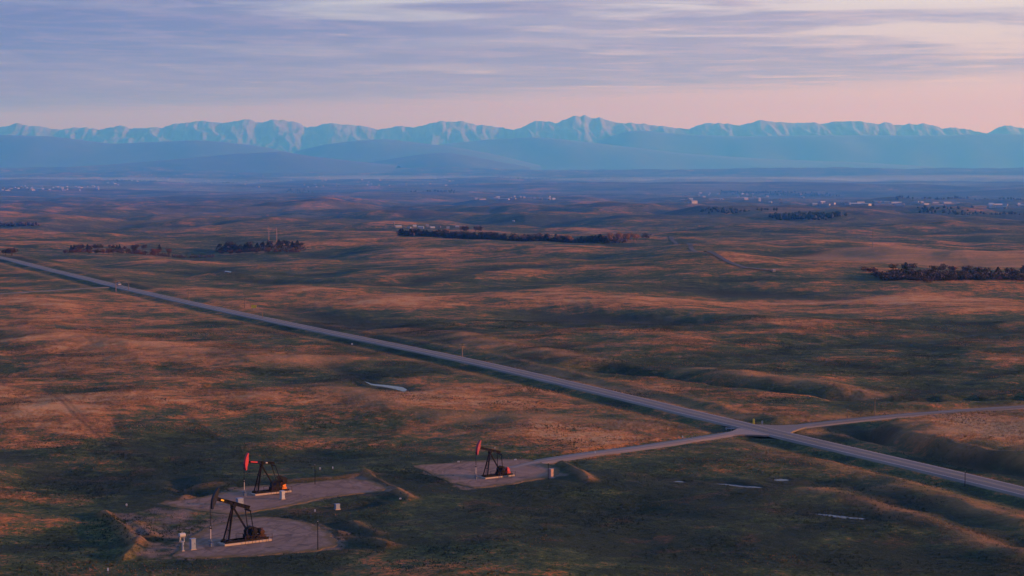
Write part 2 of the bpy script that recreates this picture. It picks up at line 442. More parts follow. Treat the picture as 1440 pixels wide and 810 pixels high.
def cover(x, y):
    r = np.hypot(x, y)
    dry = np.zeros(x.shape); dark = np.zeros(x.shape); straw_lit = np.zeros(x.shape)
    near = (r < 2600) & (y > 0)
    xs, ys = x[near], y[near]
    d0 = np.zeros(xs.shape); k0 = np.zeros(xs.shape); s0 = np.zeros(xs.shape)
    for px, py, rx, ry, a in BLOBS:
        cx, cy, ax, ay = blob(px, py, rx, ry)
        d0 += (a * 1.35 if a > 0 else a) * np.exp(-((xs - cx) / ax) ** 2 - ((ys - cy) / ay) ** 2)
    q = poly_sd(xs, ys, MOWN); d0 -= .62 * sstep(-q, -1.0, 1.0)
    q = poly_sd(xs, ys, TABLE); s0 += .8 * sstep(-q, -2, 4) * (.5 + fbm(xs / 22, ys / 26, 97, 3)).clip(0, 1)  # mound top tinted straw, low sun on it put into the colour
    q = poly_sd(xs, ys, OCHRE_FIELD); s0 += .8 * sstep(-q, -12, 12)
    for P, a in TRACKS:
        mk = box_mask(xs, ys, P, 3)
        q, _, _ = seg_dist(xs[mk], ys[mk], P)
        k0[mk] = np.maximum(k0[mk], .8 * a * np.exp(-(q / .75) ** 2))
    for P, a, wd in BANKS:
        mk = box_mask(xs, ys, P, 3 * wd)
        q, _, al = seg_dist(xs[mk], ys[mk], P)
        s0[mk] = np.maximum(s0[mk], np.clip(a / 1.6, .5, 1) * np.exp(-(q / wd) ** 2) * (0.7 + .7 * perlin(al / 14, al * 0 + 3.3, 14)))  # dry grass on the banks, with their sunlit rims put into the colour
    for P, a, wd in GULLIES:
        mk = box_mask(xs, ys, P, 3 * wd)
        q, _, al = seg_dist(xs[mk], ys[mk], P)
        g = np.exp(-(q / wd) ** 2); d0[mk] -= .9 * g; k0[mk] = np.maximum(k0[mk], .6 * g)  # hollows greener and darker, their shade put into the colour
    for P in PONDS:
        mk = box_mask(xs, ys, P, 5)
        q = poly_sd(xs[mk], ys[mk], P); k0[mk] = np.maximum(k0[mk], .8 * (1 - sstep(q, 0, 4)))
    dm, _, _ = seg_dist(xs, ys, MAIN)
    d0 -= .4 * np.exp(-((dm - 9) / 5) ** 2)
    s0 = np.maximum(s0, .35 * np.exp(-((dm - 17) / 3) ** 2))
    for P in FLATS:
        q = poly_sd(xs, ys, P)
        d0 -= .5 * np.exp(-((q - 5) / 5) ** 2)
    e0 = np.zeros(xs.shape)
    for P in FLATS:
        mk = box_mask(xs, ys, P, 14)
        q = poly_sd(xs[mk], ys[mk], P) + 2.0 * fbm(xs[mk] / 5, ys[mk] / 7, 88, 3)
        e0[mk] = np.maximum(e0[mk], .7 * (1 - sstep(q, -1, 3.0)))
    mk = box_mask(xs, ys, WORN, 8)
    q = poly_sd(xs[mk], ys[mk], WORN) + 3.0 * fbm(xs[mk] / 6, ys[mk] / 7, 89, 3)
    e0[mk] = np.maximum(e0[mk], 1.0 * (1 - sstep(q, -3, 3)) * (.6 + .6 * fbm(xs[mk] / 5, ys[mk] / 6, 90, 2)))
    da, _, _ = seg_dist(xs, ys, ACCESS)
    e0 = np.maximum(e0, .6 * (1 - sstep(da, 2.2, 4.5)))
    dirt = np.zeros(x.shape)
    # rises dry out, hollows stay green
    lay = 1.0 * perlin(x / 210, y / 290, 22) + .8 * perlin(x / 95, y / 140, 23) + .5 * perlin(x / 40, y / 60, 24)
    lay_n = .9 * perlin(x / 95 + 3.1, y / 120 + .7, 5) + .7 * perlin(x / 42, y / 50, 6) + .35 * perlin(x / 18 + 5, y / 22, 7)
    fq = sstep(r, 520, 1700)
    ff = sstep(r, 1900, 5200)
    dry += .85 * (lay * fq * (1 - .5 * ff) + lay_n * (1 - fq)) + ff * (1.15 * fbm(x / 520 + 8.0, y / 760 + 3.0, 35, 4, 0.5) - .50 - .40 * sstep(x / np.maximum(r, 1), 0, .14))
    dry[near] += d0; dark[near] = k0; straw_lit[near] = s0; dirt[near] = np.clip(e0, 0, 1)
    return dry, dark, straw_lit, dirt

def build_land():
    fine = np.linspace(-19.5, 19.5, 1001)
    th = np.radians(np.concatenate([np.linspace(-180, -24, 40), [-22.5, -21.2, -20.3], fine, [20.3, 21.2, 22.5], np.linspace(24, 180, 40)]))
    rows = [8, 60, 120, 180, 230, 270, 300, 315]
    yy = np.linspace(645, 247, 690)          # even steps of the view for the middle ground ...
    rr = CAM_H * F_PX / (yy - 18.0)
    rr = rr[rr > 318]
    rr = rr[rr < 800 * 4]
    r = list(rows) + list(rr)
    while r[-1] < 72000: r.append(r[-1] * 1.0105)   # ... and even ratios beyond
    r = np.array(r)
    TH, RR = np.meshgrid(th, r)
    X = RR * np.sin(TH); Y = RR * np.cos(TH)
    Z = H(X, Y)
    me = grid_mesh('ground', X, Y, Z, land_mat())
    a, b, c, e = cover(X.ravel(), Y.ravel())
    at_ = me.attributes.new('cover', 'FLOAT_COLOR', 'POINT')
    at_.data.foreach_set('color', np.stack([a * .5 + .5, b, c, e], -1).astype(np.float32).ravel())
    o = obj('ground', me); tag(o, kind='structure')
    return o

def land_mat():
    m = bpy.data.materials.new('grassland'); m.use_nodes = True
    t = NT(m.node_tree)
    pos = t.n('ShaderNodeNewGeometry').outputs['Position']
    flatp = t.n('ShaderNodeMapping', i={'Vector': pos, 'Scale': (1, 1, 0)}).outputs[0]
    cv = t.n('ShaderNodeAttribute', attribute_name='cover')
    sp = t.n('ShaderNodeSeparateColor', i={0: cv.outputs['Color']})
    dry = t.m('MULTIPLY', t.m('SUBTRACT', sp.outputs[0], .5), 2.0); dark = sp.outputs[1]; straw_lit = sp.outputs[2]
    # wind-combed streaks: noise drawn out along the lie of the land
    st = t.n('ShaderNodeMapping', i={'Vector': flatp, 'Rotation': (0, 0, R(12)), 'Scale': (0.75, 1.0, 1.0)}).outputs[0]
    nA = t.noise(st, 0.0065, 5, .58, .4)
    nB = t.noise(st, 0.040, 6, .64, .6)
    nC = t.noise(flatp, 0.17, 8, .74, .3)
    nD = t.noise(flatp, 0.9, 6, .75)
    v = t.m('ADD', t.m('MULTIPLY', nA, 1.4), t.m('MULTIPLY', nB, 2.0))
    v = t.m('ADD', v, t.m('MULTIPLY', nC, 2.0))
    v = t.m('ADD', v, t.m('MULTIPLY', nD, 1.7))
    v = t.m('ADD', t.m('MULTIPLY', t.m('SUBTRACT', v, 3.55), .92), .41)
    v = t.m('ADD', v, t.m('MULTIPLY', dry, .34), clamp=True)
    grass = t.ramp(v, [(0.0, (.013, .024, .012)), (.26, (.026, .044, .016)), (.42, (.052, .070, .023)), (.57, (.116, .078, .029)),
                       (.70, (.280, .096, .028)), (.88, (.36, .150, .046)), (1.0, (.36, .20, .09))])
    # bare red seed heads; dry fields and painted sunlight on bank crests as dead straw
    nE = t.noise(flatp, 0.085, 4, .6, .5)
    grass = t.mix(t.m('MULTIPLY', t.m('MULTIPLY', t.mr(nE, .54, .68), t.mr(nD, .42, .6)), .28), grass, (.22, .07, .045))
    nF = t.noise(flatp, .4, 3, .6)
    sf = t.m('MULTIPLY', straw_lit, t.mr(nF, .2, .55, .55, 1.0), clamp=True)
    grass = t.mix(t.m('MULTIPLY', sf, .75), grass, (.34, .165, .07))
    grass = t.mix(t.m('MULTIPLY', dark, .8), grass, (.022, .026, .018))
    ef = t.mr(t.m('ADD', cv.outputs['Alpha'], t.m('MULTIPLY', t.m('SUBTRACT', nC, .5), .9)), .25, .85)
    grass = t.mix(t.m('MULTIPLY', ef, .8), grass, t.mix(nB, (.12, .082, .066), (.20, .14, .115)))
    # far land: ploughed, cropped and wooded parcels
    ln = t.n('ShaderNodeVectorMath', operation='LENGTH'); t.nt.links.new(flatp, ln.inputs[0])
    rr = ln.outputs['Value']
    vor = t.n('ShaderNodeTexVoronoi', feature='F1', distance='CHEBYCHEV', i={'Scale': .0016, 'Randomness': .8})
    t.nt.links.new(t.n('ShaderNodeMapping', i={'Vector': flatp, 'Rotation': (0, 0, R(24))}).outputs[0], vor.inputs['Vector'])
    vc = t.n('ShaderNodeSeparateColor', i={0: vor.outputs['Color']}).outputs[0]
    parcel = t.ramp(vc, [(0, (.04, .05, .036)), (.28, (.16, .10, .06)), (.42, (.07, .07, .04)), (.62, (.20, .13, .08)), (.75, (.04, .05, .038)), (.92, (.16, .10, .065))], 'CONSTANT')
    nW = t.noise(st, .0023, 5, .6, .6)
    wood = t.mr(nW, .52, .58)
    farc = t.mix(.28, grass, parcel)
    farc = t.mix(t.m('MULTIPLY', wood, .8), farc, (.022, .032, .03))
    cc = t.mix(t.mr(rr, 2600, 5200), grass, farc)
    b = t.n('ShaderNodeBsdfPrincipled', i={'Base Color': cc, 'Roughness': .95, 'Specular IOR Level': .12})
    # tussocks
    near = t.mr(rr, 1500, 500)
    h = t.m('ADD', t.m('MULTIPLY', t.noise(flatp, .4, 6, .72), .8), t.m('MULTIPLY', nD, .5))
    bp = t.n('ShaderNodeBump', i={'Strength': .8, 'Distance': 1.3, 'Height': h})
    t.nt.links.new(bp.outputs[0], b.inputs['Normal'])
    t.n('ShaderNodeOutputMaterial', i={'Surface': b.outputs[0]})
    return m
land = build_land()

# ------------------------------------------------------------------ mountains, foothills
SKYL = [(-700, 182), (-560, 174), (-420, 180), (-300, 172), (-180, 179), (-80, 175), (0, 178), (27, 174), (57, 178), (80, 182), (113, 179), (140, 182), (170, 176), (187, 181), (200, 178), (227, 181), (250, 174), (283, 170), (313, 172),
        (352, 167), (370, 173), (388, 168), (413, 171), (433, 178), (467, 174), (500, 176), (533, 182), (560, 177), (583, 180), (623, 170), (647, 171), (667, 175), (697, 178),
        (722, 183), (753, 170), (780, 173), (808, 163), (816, 165), (823, 162.5), (832, 166), (843, 164.5), (857, 171), (890, 173), (923, 177), (960, 180), (973, 179), (990, 174), (1010, 173), (1040, 177),
        (1068, 168), (1100, 173), (1133, 172), (1150, 174), (1170, 172), (1193, 169), (1223, 173), (1240, 172), (1263, 176), (1297, 173), (1323, 180), (1343, 178), (1360, 183),
        (1387, 185), (1410, 175), (1440, 180), (1500, 174), (1600, 180), (1700, 172), (1820, 181), (1960, 175), (2100, 182)]
MT_Y = 66000.0
def ridge_noise(x, y, seed, oct=5):
    t = 0; a = 1.0
    for k in range(oct):
        n = 1 - np.abs(perlin(x * 2 ** k + 3.7 * k, y * 2 ** k + 1.9 * k, seed + k)) * 1.6
        t = t + a * n; a *= .5
    return t
def build_mountains():
    a = np.array(SKYL, float)
    X1 = (a[:, 0] - 720) / F_PX * MT_Y
    Z1 = CAM_H + (230 - a[:, 1]) / F_PX * MT_Y
    x = np.arange(-31500, 31501, 36.0)
    y = np.concatenate([np.linspace(-4200, 900, 66), np.linspace(1000, 3600, 9)])
    XX, YY = np.meshgrid(x, y)
    crest = np.interp(x, X1, Z1)[None, :]
    jag = 90 * ridge_noise(XX / 900, XX * 0 + 7.7, 61, 4) + 0.0
    jag = jag + 34 * ridge_noise(XX / 330, XX * 0 + 3.1, 63, 3)
    jag = jag - jag.mean()
    yc = 200 * perlin(XX / 1600, XX * 0 + 2.1, 66)
    dd = YY - yc
    f = np.where(dd < 0, np.clip(1 + dd / 4200, 0, 1) ** 1.25, np.clip(1 - dd / 3600, 0, 1))
    rn = ridge_noise(XX / 1000 + .3 * YY / 1400, YY / 2300, 71, 5) - 1.45
    Z = -60 + (crest + 60 + jag * .55) * f + 270 * rn * f * (1 - f) * 2.2 + 50 * rn * f * np.clip(-dd / 300, 0, 1)
    m = bpy.data.materials.new('alpine_rock'); m.use_nodes = True
    t = NT(m.node_tree)
    g = t.n('ShaderNodeNewGeometry')
    ps = t.n('ShaderNodeSeparateXYZ', i={0: g.outputs['Position']}); ns = t.n('ShaderNodeSeparateXYZ', i={0: g.outputs['Normal']})
    n = t.noise(g.outputs['Position'], .0024, 6, .65, .4)
    hgt = t.m('ADD', ps.outputs[2], t.m('MULTIPLY', t.m('SUBTRACT', n, .5), 1500.0))
    sn = t.m('MULTIPLY', t.mr(hgt, 980, 1400), t.mr(ns.outputs[2], .60, .86, 0, .75))
    rock = t.mix(t.mr(hgt, 500, 800), (.018, .024, .022), (.06, .06, .068))
    b = t.n('ShaderNodeBsdfPrincipled', i={'Base Color': t.mix(sn, rock, (.16, .135, .16)), 'Roughness': .9})
    t.n('ShaderNodeOutputMaterial', i={'Surface': b.outputs[0]})
    o = obj('mountains', grid_mesh('mountains', XX, YY + MT_Y, Z, m)); tag(o, kind='structure')
build_mountains()

HILL_MAT = None
def build_hill(name, pts, dist, depth, seed):
    """a wooded foothill: crest traced as picture heights at its own distance"""
    global HILL_MAT
    if HILL_MAT is None:
        HILL_MAT = bpy.data.materials.new('wooded_hill'); HILL_MAT.use_nodes = True
        t = NT(HILL_MAT.node_tree)
        g = t.n('ShaderNodeNewGeometry').outputs['Position']
        n = t.noise(g, .0022, 5, .6, .5)
        b = t.n('ShaderNodeBsdfPrincipled', i={'Base Color': t.ramp(n, [(.35, (.014, .022, .02)), (.6, (.024, .030, .022)), (.74, (.055, .045, .03))]), 'Roughness': .95})
        t.n('ShaderNodeOutputMaterial', i={'Surface': b.outputs[0]})
    a = np.array(pts, float)
    X1 = (a[:, 0] - 720) / F_PX * dist
    Z1 = CAM_H + (230 - a[:, 1]) / F_PX * dist
    x = np.linspace(X1[0], X1[-1], 260)
    y = np.linspace(-1, 1, 41)
    XX, YY = np.meshgrid(x, y)
    k = np.ones(9) / 9
    c = np.convolve(np.pad(np.interp(x, X1, Z1), 4, 'edge'), k, 'valid')[None, :]
    f = np.cos(np.clip(YY + .12 * perlin(XX / (depth * .7), YY * 1.3, seed), -1, 1) * math.pi / 2) ** 1.3
    Z = -160 + (c + 160) * f + 0.05 * depth * .25 * f * fbm(XX / (depth * .5), YY * 3, seed, 4) * (1 - f)
    Z = Z + 6 * fbm(XX / 260, YY * 12, seed + 3, 3) * f
    o = obj(name, grid_mesh(name, XX, YY * depth + dist, Z, HILL_MAT)); tag(o, kind='structure')
build_hill('foothills', [(130, 233), (200, 228), (270, 222), (330, 216.5), (390, 213.5), (405, 214), (440, 220), (500, 227), (560, 233)], 36500, 2400, 3)
build_hill('foothills', [(470, 236), (510, 230), (560, 222), (600, 216), (630, 215), (660, 219), (700, 227), (745, 235)], 39500, 2200, 5)
build_hill('foothills', [(-420, 205), (-260, 198), (-100, 194), (0, 190), (60, 191.5), (85, 193), (130, 199), (160, 202.5), (210, 200), (270, 197.5), (310, 199), (370, 206), (430, 220), (470, 232)], 46000, 3000, 7)
build_hill('foothills', [(395, 232), (420, 212), (460, 203), (510, 197), (545, 195.5), (590, 201), (640, 207), (700, 218), (760, 233)], 49000, 2800, 9)
build_hill('foothills', [(500, 233), (560, 214), (620, 203), (690, 196), (750, 193), (800, 197), (870, 205), (960, 216), (1080, 224), (1200, 228), (1300, 234)], 54000, 2700, 11)
build_hill('foothills', [(780, 233), (840, 198), (880, 184.5), (900, 183), (960, 189), (1050, 192), (1180, 190), (1300, 191), (1400, 188), (1440, 190), (1600, 187), (1800, 192), (2000, 190)], 58000, 2600, 13)

# ------------------------------------------------------------------ air
def build_haze():
    L, zb, zt = 74000.0, -420.0, 1900.0
    v = [(sx * L, sy * L, z) for z in (zb, zt) for sx, sy in ((-1, -1), (1, -1), (1, 1), (-1, 1))]
    f = [(3, 2, 1, 0), (4, 5, 6, 7), (0, 1, 5, 4), (1, 2, 6, 5), (2, 3, 7, 6), (3, 0, 4, 7)]
    m = bpy.data.materials.new('air'); m.use_nodes = True
    t = NT(m.node_tree)
    pv = t.n('ShaderNodeVolumePrincipled', i={'Color': (.042, .275, 1.0, 1), 'Density': 1 / 19500.0, 'Anisotropy': 0.25, 'Absorption Color': (1, 1, 1, 1)})
    t.n('ShaderNodeOutputMaterial', i={'Volume': pv.outputs[0]})
    o = obj('haze', new_mesh('haze', v, f, m)); tag(o, kind='stuff')
build_haze()

# ------------------------------------------------------------------ roads, pads, ponds
def road_mat(name, c1, c2, tracks, shoulder=3.3):
    m = bpy.data.materials.new(name); m.use_nodes = True
    t = NT(m.node_tree)
    uv = t.n('ShaderNodeAttribute', attribute_name='road_uv').outputs['Vector']
    s = t.n('ShaderNodeSeparateXYZ', i={0: uv})
    pos = t.n('ShaderNodeNewGeometry').outputs['Position']
    n = t.noise(pos, .5, 5, .65); n2 = t.noise(pos, 4.0, 4, .7)
    c = t.mix(t.m('ADD', t.m('MULTIPLY', n, .6), t.m('MULTIPLY', n2, .4)), c1, c2)
    # worn wheel tracks along the lanes
    w_ = t.m('ABSOLUTE', t.m('SINE', t.m('MULTIPLY', s.outputs[0], tracks)))
    c = t.mix(t.m('MULTIPLY', t.mr(w_, .45, .95), .55), c, tuple(v * .5 for v in c1))
    sh = t.m('MULTIPLY', t.mr(t.m('ADD', t.m('ABSOLUTE', s.outputs[0]), t.m('MULTIPLY', t.m('SUBTRACT', n, .5), 1.6)), shoulder, shoulder + .5), .8)
    c = t.mix(sh, c, t.mix(n2, (.10, .075, .055), (.17, .13, .10)))
    # patched stretches
    pn = t.noise(t.n('ShaderNodeMapping', i={'Vector': uv, 'Scale': (.05, .02, 1)}).outputs[0], 1.0, 3, .6)
    c = t.mix(t.m('MULTIPLY', t.mr(pn, .48, .60), .5), c, tuple(v * .7 for v in c1))
    b = t.n('ShaderNodeBsdfPrincipled', i={'Base Color': c, 'Roughness': .85})
    bp = t.n('ShaderNodeBump', i={'Strength': .3, 'Distance': .05, 'Height': n2}); t.nt.links.new(bp.outputs[0], b.inputs['Normal'])
    t.n('ShaderNodeOutputMaterial', i={'Surface': b.outputs[0]})
    return m
def normals(P):
    t = np.gradient(P, axis=0); t /= np.hypot(t[:, 0], t[:, 1])[:, None]
    return np.stack([-t[:, 1], t[:, 0]], -1)
def ribbon(name, P, offs, zs, mat, parent=None, wob=0.0):
    """cross-section offs/zs swept along P"""
    N = normals(P); n = len(P); k = len(offs)
    s = np.concatenate([[0], np.cumsum(np.hypot(*np.diff(P, axis=0).T))])
    off = np.array(offs)[None, :] + np.zeros((n, 1))
    if wob:
        off[:, 0] += wob * perlin(s / 7, s * 0 + .3, 81); off[:, -1] += wob * perlin(s / 7, s * 0 + 5.3, 82)
    X = P[:, 0:1] + N[:, 0:1] * off; Y = P[:, 1:2] + N[:, 1:2] * off
    Z = np.array(zs)[None, :] + np.zeros((n, 1))
    me = grid_mesh(name, X, Y, Z, mat)
    a = me.attributes.new('road_uv', 'FLOAT_VECTOR', 'POINT')
    a.data.foreach_set('vector', np.stack([off, s[:, None] + 0 * off, 0 * off], -1).astype(np.float32).ravel())
    return obj(name, me, parent)
ASPH = road_mat('weathered_asphalt', (.072, .066, .069), (.118, .105, .11), 0.9)
ASPH2 = road_mat('side_asphalt', (.075, .060, .053), (.115, .092, .08), 0.95, 2.2)
GRAV = road_mat('gravel_lane', (.13, .095, .082), (.21, .155, .13), 1.45, 2.1)
TRK = road_mat('dirt_track', (.08, .07, .055), (.13, .10, .08), 1.6, 1.9)
PAINT_W = simple('white_road_paint', (.30, .29, .29), .7, 0, .45, .8)
PAINT_Y = simple('yellow_road_paint', (.28, .20, .05), .7, 0, .45, .8)
road = ribbon('main_road', MAIN_S[::-1], [-4.4, -3.7, -3.3, -1.7, 0, 1.7, 3.3, 3.7, 4.4], [-.30, .05, .065, .10, .13, .10, .065, .05, -.30], ASPH, wob=.35)
tag(road, kind='structure')
for sgn in (-1, 1):
    ribbon('edge_line', MAIN_S[::-1], sorted([sgn * 3.05, sgn * 3.22]), [.084, .084], PAINT_W, road)
ribbon('centre_line', MAIN_S[::-1], [-.30, -.12], [.141, .141], PAINT_Y, road)
i0 = 0
dash = MAIN_S[::-1]
dv, df = [], []
Nn = normals(dash)
for i in range(0, len(dash) - 2, 2):
    a, b = dash[i], dash[i] * .25 + dash[i + 1] * .75
    for p, nn in ((a, Nn[i]), (b, Nn[i])):
        for o_ in (.12, .30): dv.append((p[0] + nn[0] * o_, p[1] + nn[1] * o_, .141))
    k = len(dv) - 4; df.append((k, k + 1, k + 3, k + 2))
obj('centre_dashes', new_mesh('centre_dashes', dv, df, PAINT_Y), road)
side = ribbon('side_road', SIDE_S, [-3.2, -2.5, 0, 2.5, 3.2], [-.35, .02, .055, .02, -.35], ASPH2, wob=.4); tag(side, kind='structure')
acc = ribbon('access_lane', ACCESS_S, [-2.9, -2.3, 0, 2.3, 2.9], [-.30, .02, .06, .02, -.30], GRAV, wob=.5); tag(acc, kind='structure')
trk = ribbon('dirt_track', TRACK_S, [-2.6, -2.0, 0, 2.0, 2.6], [-.40, -.02, .0, -.02, -.40], TRK, wob=.5); tag(trk, kind='structure')
# flared mouth of the lanes at the highway
def flare(name, pts, z, mat):
    P = smooth_line(np.vstack([pl(*pts), pl(pts[0])]), 1.0, 2)[:-1]
    v = [(p[0], p[1], z) for p in P] + [(p[0], p[1], z - .4) for p in P]; n = len(P)
    f = [tuple(range(n))] + [(i, n + i, n + (i + 1) % n, (i + 1) % n) for i in range(n)]
    me = new_mesh(name, v, f, mat)
    bm = bmesh.new(); bm.from_mesh(me); bmesh.ops.recalc_face_normals(bm, faces=bm.faces)
    bm.to_mesh(me); bm.free()
    o = obj(name, me); tag(o, kind='structure'); return o
flare('lane_mouth', [(1072, 607), (1040, 601), (1030, 606.5), (1010, 612), (1030, 611.5), (1055, 611), (1090, 613)], .047, GRAV)
flare('side_road_mouth', [(1060, 597), (1085, 603), (1105, 612), (1120, 604), (1155, 595.5), (1130, 596.5), (1095, 598.5), (1070, 597)], .042, ASPH2)

def gravel_mat(name, cx, cy, c_lo, c_hi, dust):
    m = bpy.data.materials.new(name); m.use_nodes = True
    t = NT(m.node_tree)
    pos = t.n('ShaderNodeNewGeometry').outputs['Position']
    n1 = t.noise(pos, .09, 6, .65, .6); n2 = t.noise(pos, .7, 6, .75); n3 = t.noise(pos, 4.0, 4, .7)
    s = t.n('ShaderNodeSeparateXYZ', i={0: pos})
    def ruts(ox, oy, sq, freq, wob):
        dxx = t.m('SUBTRACT', s.outputs[0], cx + ox); dyy = t.m('SUBTRACT', s.outputs[1], cy + oy)
        rad = t.m('SQRT', t.m('ADD', t.m('MULTIPLY', dxx, dxx), t.m('MULTIPLY', t.m('MULTIPLY', dyy, dyy), sq)))
        return t.m('SINE', t.m('MULTIPLY', t.m('ADD', rad, t.m('MULTIPLY', n1, wob)), freq))
    r1 = t.mr(ruts(0, 0, .4, 1.9, 7.0), .45, .95); r2 = t.mr(ruts(14, -30, .15, 2.4, 5.0), .7, .98); r3 = t.mr(ruts(-30, 24, .8, 1.5, 6.0), .75, .98)
    c = t.mix(t.m('ADD', t.m('MULTIPLY', n1, .5), t.m('MULTIPLY', n2, .5)), c_lo, c_hi)
    rmask = t.mr(t.noise(pos, .06, 3, .6, .5), .34, .52)
    rt = t.m('MULTIPLY', t.m('MAXIMUM', r1, t.m('MAXIMUM', r2, r3)), rmask)
    c = t.mix(t.m('MULTIPLY', rt, .42), c, tuple(v * .6 for v in c_lo))
    c = t.mix(t.m('MULTIPLY', t.mr(t.noise(pos, .14, 5, .65, 1.0), .50, .66), .5), c, dust)
    c = t.mix(t.m('MULTIPLY', t.mr(t.noise(pos, .25, 4, .6, 1.0), .60, .70), .75), c, (.045, .038, .034))
    # weeds and grass creeping in from the rim
    rim = t.n('ShaderNodeAttribute', attribute_name='rim').outputs['Fac']
    gr = t.mr(t.m('ADD', rim, t.m('MULTIPLY', t.m('SUBTRACT', t.noise(pos, .28, 6, .75, .4), .5), 9.0)), 2.6, .4)
    c = t.mix(t.m('MULTIPLY', gr, .9), c, t.mix(n2, (.045, .048, .020), (.15, .085, .038)))
    c = t.mix(t.m('MULTIPLY', t.mr(t.noise(pos, .05, 5, .7, .5), .56, .70), .55), c, (.11, .065, .038))
    b = t.n('ShaderNodeBsdfPrincipled', i={'Base Color': c, 'Roughness': .95, 'Specular IOR Level': .1})
    hh = t.m('ADD', t.m('MULTIPLY', rt, -.12), t.m('MULTIPLY', t.m('ADD', n2, n3), .16))
    bp = t.n('ShaderNodeBump', i={'Strength': .7, 'Distance': .3, 'Height': hh}); t.nt.links.new(bp.outputs[0], b.inputs['Normal'])
    t.n('ShaderNodeOutputMaterial', i={'Surface': b.outputs[0]})
    return m
def pad(name, P, mat, z):
    Q = smooth_line(np.vstack([P, P[:1]]), .8, 1)[:-1]
    c = Q.mean(0)
    s = np.arange(len(Q)) * .8
    dirv = Q - c; L_ = np.hypot(dirv[:, 0], dirv[:, 1]); dirv /= L_[:, None]
    Q = Q + dirv * (.2 + .8 * perlin(s / 6, s * 0 + 1.1, 91) + .6 * perlin(s / 2.1, s * 0 + 4.1, 92))[:, None]
    n = len(Q)
    v = [(p[0] + d_[0] * .6, p[1] + d_[1] * .6, z - .30) for p, d_ in zip(Q, dirv)]; rim = [0.0] * n
    fs = (1, .97, .93, .87, .78, .6, .35)
    for f_ in fs:
        q = c + (Q - c) * f_
        # slightly uneven worn floor
        v += [(p[0], p[1], z) for p in q]; rim += list((1 - f_) * L_)
    v.append((c[0], c[1], z)); rim.append(20.0)
    f = []
    for k in range(len(fs)):
        f += [(k * n + i, k * n + (i + 1) % n, (k + 1) * n + (i + 1) % n, (k + 1) * n + i) for i in range(n)]
    k = len(fs) * n
    f += [(k + i, k + (i + 1) % n, len(v) - 1) for i in range(n)]
    me = new_mesh(name, v, f, mat)
    a = me.attributes.new('rim', 'FLOAT', 'POINT'); a.data.foreach_set('value', np.array(rim, np.float32))
    o = obj(name, me); tag(o, kind='structure'); return o
g1 = flat(345, 763); g2 = flat(372, 700); g3 = flat(700, 668)
pad('gravel_pad', PAD1, gravel_mat('pad_gravel_front', float(g1[0]), float(g1[1]), (.105, .070, .054), (.20, .142, .115), (.22, .16, .13)), .03)
pad('gravel_pad', PAD2, gravel_mat('pad_gravel_middle', float(g2[0]), float(g2[1]), (.115, .070, .052), (.21, .140, .110), (.23, .16, .125)), .034)
pad('gravel_pad', PAD3, gravel_mat('pad_gravel_back', float(g3[0]), float(g3[1]), (.125, .076, .056), (.23, .15, .115), (.25, .165, .13)), .038)

WATER = bpy.data.materials.new('still_water'); WATER.use_nodes = True
t = NT(WATER.node_tree)
pn = t.n('ShaderNodeNewGeometry').outputs['Position']
bp = t.n('ShaderNodeBump', i={'Strength': .05, 'Distance': .1, 'Height': t.noise(pn, 1.2, 3, .6)})
b = t.n('ShaderNodeBsdfPrincipled', i={'Base Color': (.012, .03, .055, 1), 'Roughness': .09, 'IOR': 1.2, 'Specular IOR Level': .07})
t.nt.links.new(bp.outputs[0], b.inputs['Normal'])
t.n('ShaderNodeOutputMaterial', i={'Surface': b.outputs[0]})
for P in PONDS:
    Q = smooth_line(np.vstack([P, P[:1]]), .7, 2)[:-1]
    c = Q.mean(0); dv_ = Q - c; L_ = np.hypot(dv_[:, 0], dv_[:, 1])[:, None]
    s = np.arange(len(Q)) * .7
    Q = Q + dv_ / L_ * (.2 + .7 * perlin(s / 4, s * 0 + 2.7, 95))[:, None]
    o = obj('water', new_mesh('water', [(p[0], p[1], POND_Z) for p in Q], [tuple(range(len(Q)))], WATER)); tag(o, kind='structure')

# the unpaved road winding over the far rise, laid on the land
fr = [at(q_[0], q_[1], 900) for q_ in ((912, 329), (950, 338), (972, 346), (990, 354), (1015, 364), (1040, 374), (1062, 378.5), (1090, 381))]
FP = smooth_line(np.array([[q_.x, q_.y] for q_ in fr]), 6.0)
Nf = normals(FP); offs = np.array([-2.0, -1.0, 0, 1.0, 2.0])
Xf = FP[:, :1] + Nf[:, :1] * offs; Yf = FP[:, 1:] + Nf[:, 1:] * offs
fo = obj('far_road', grid_mesh('far_road', Xf, Yf, H(Xf, Yf) + .3, simple('far_gravel', (.055, .05, .045), .9, 0, .3, .2))); tag(fo, kind='structure')

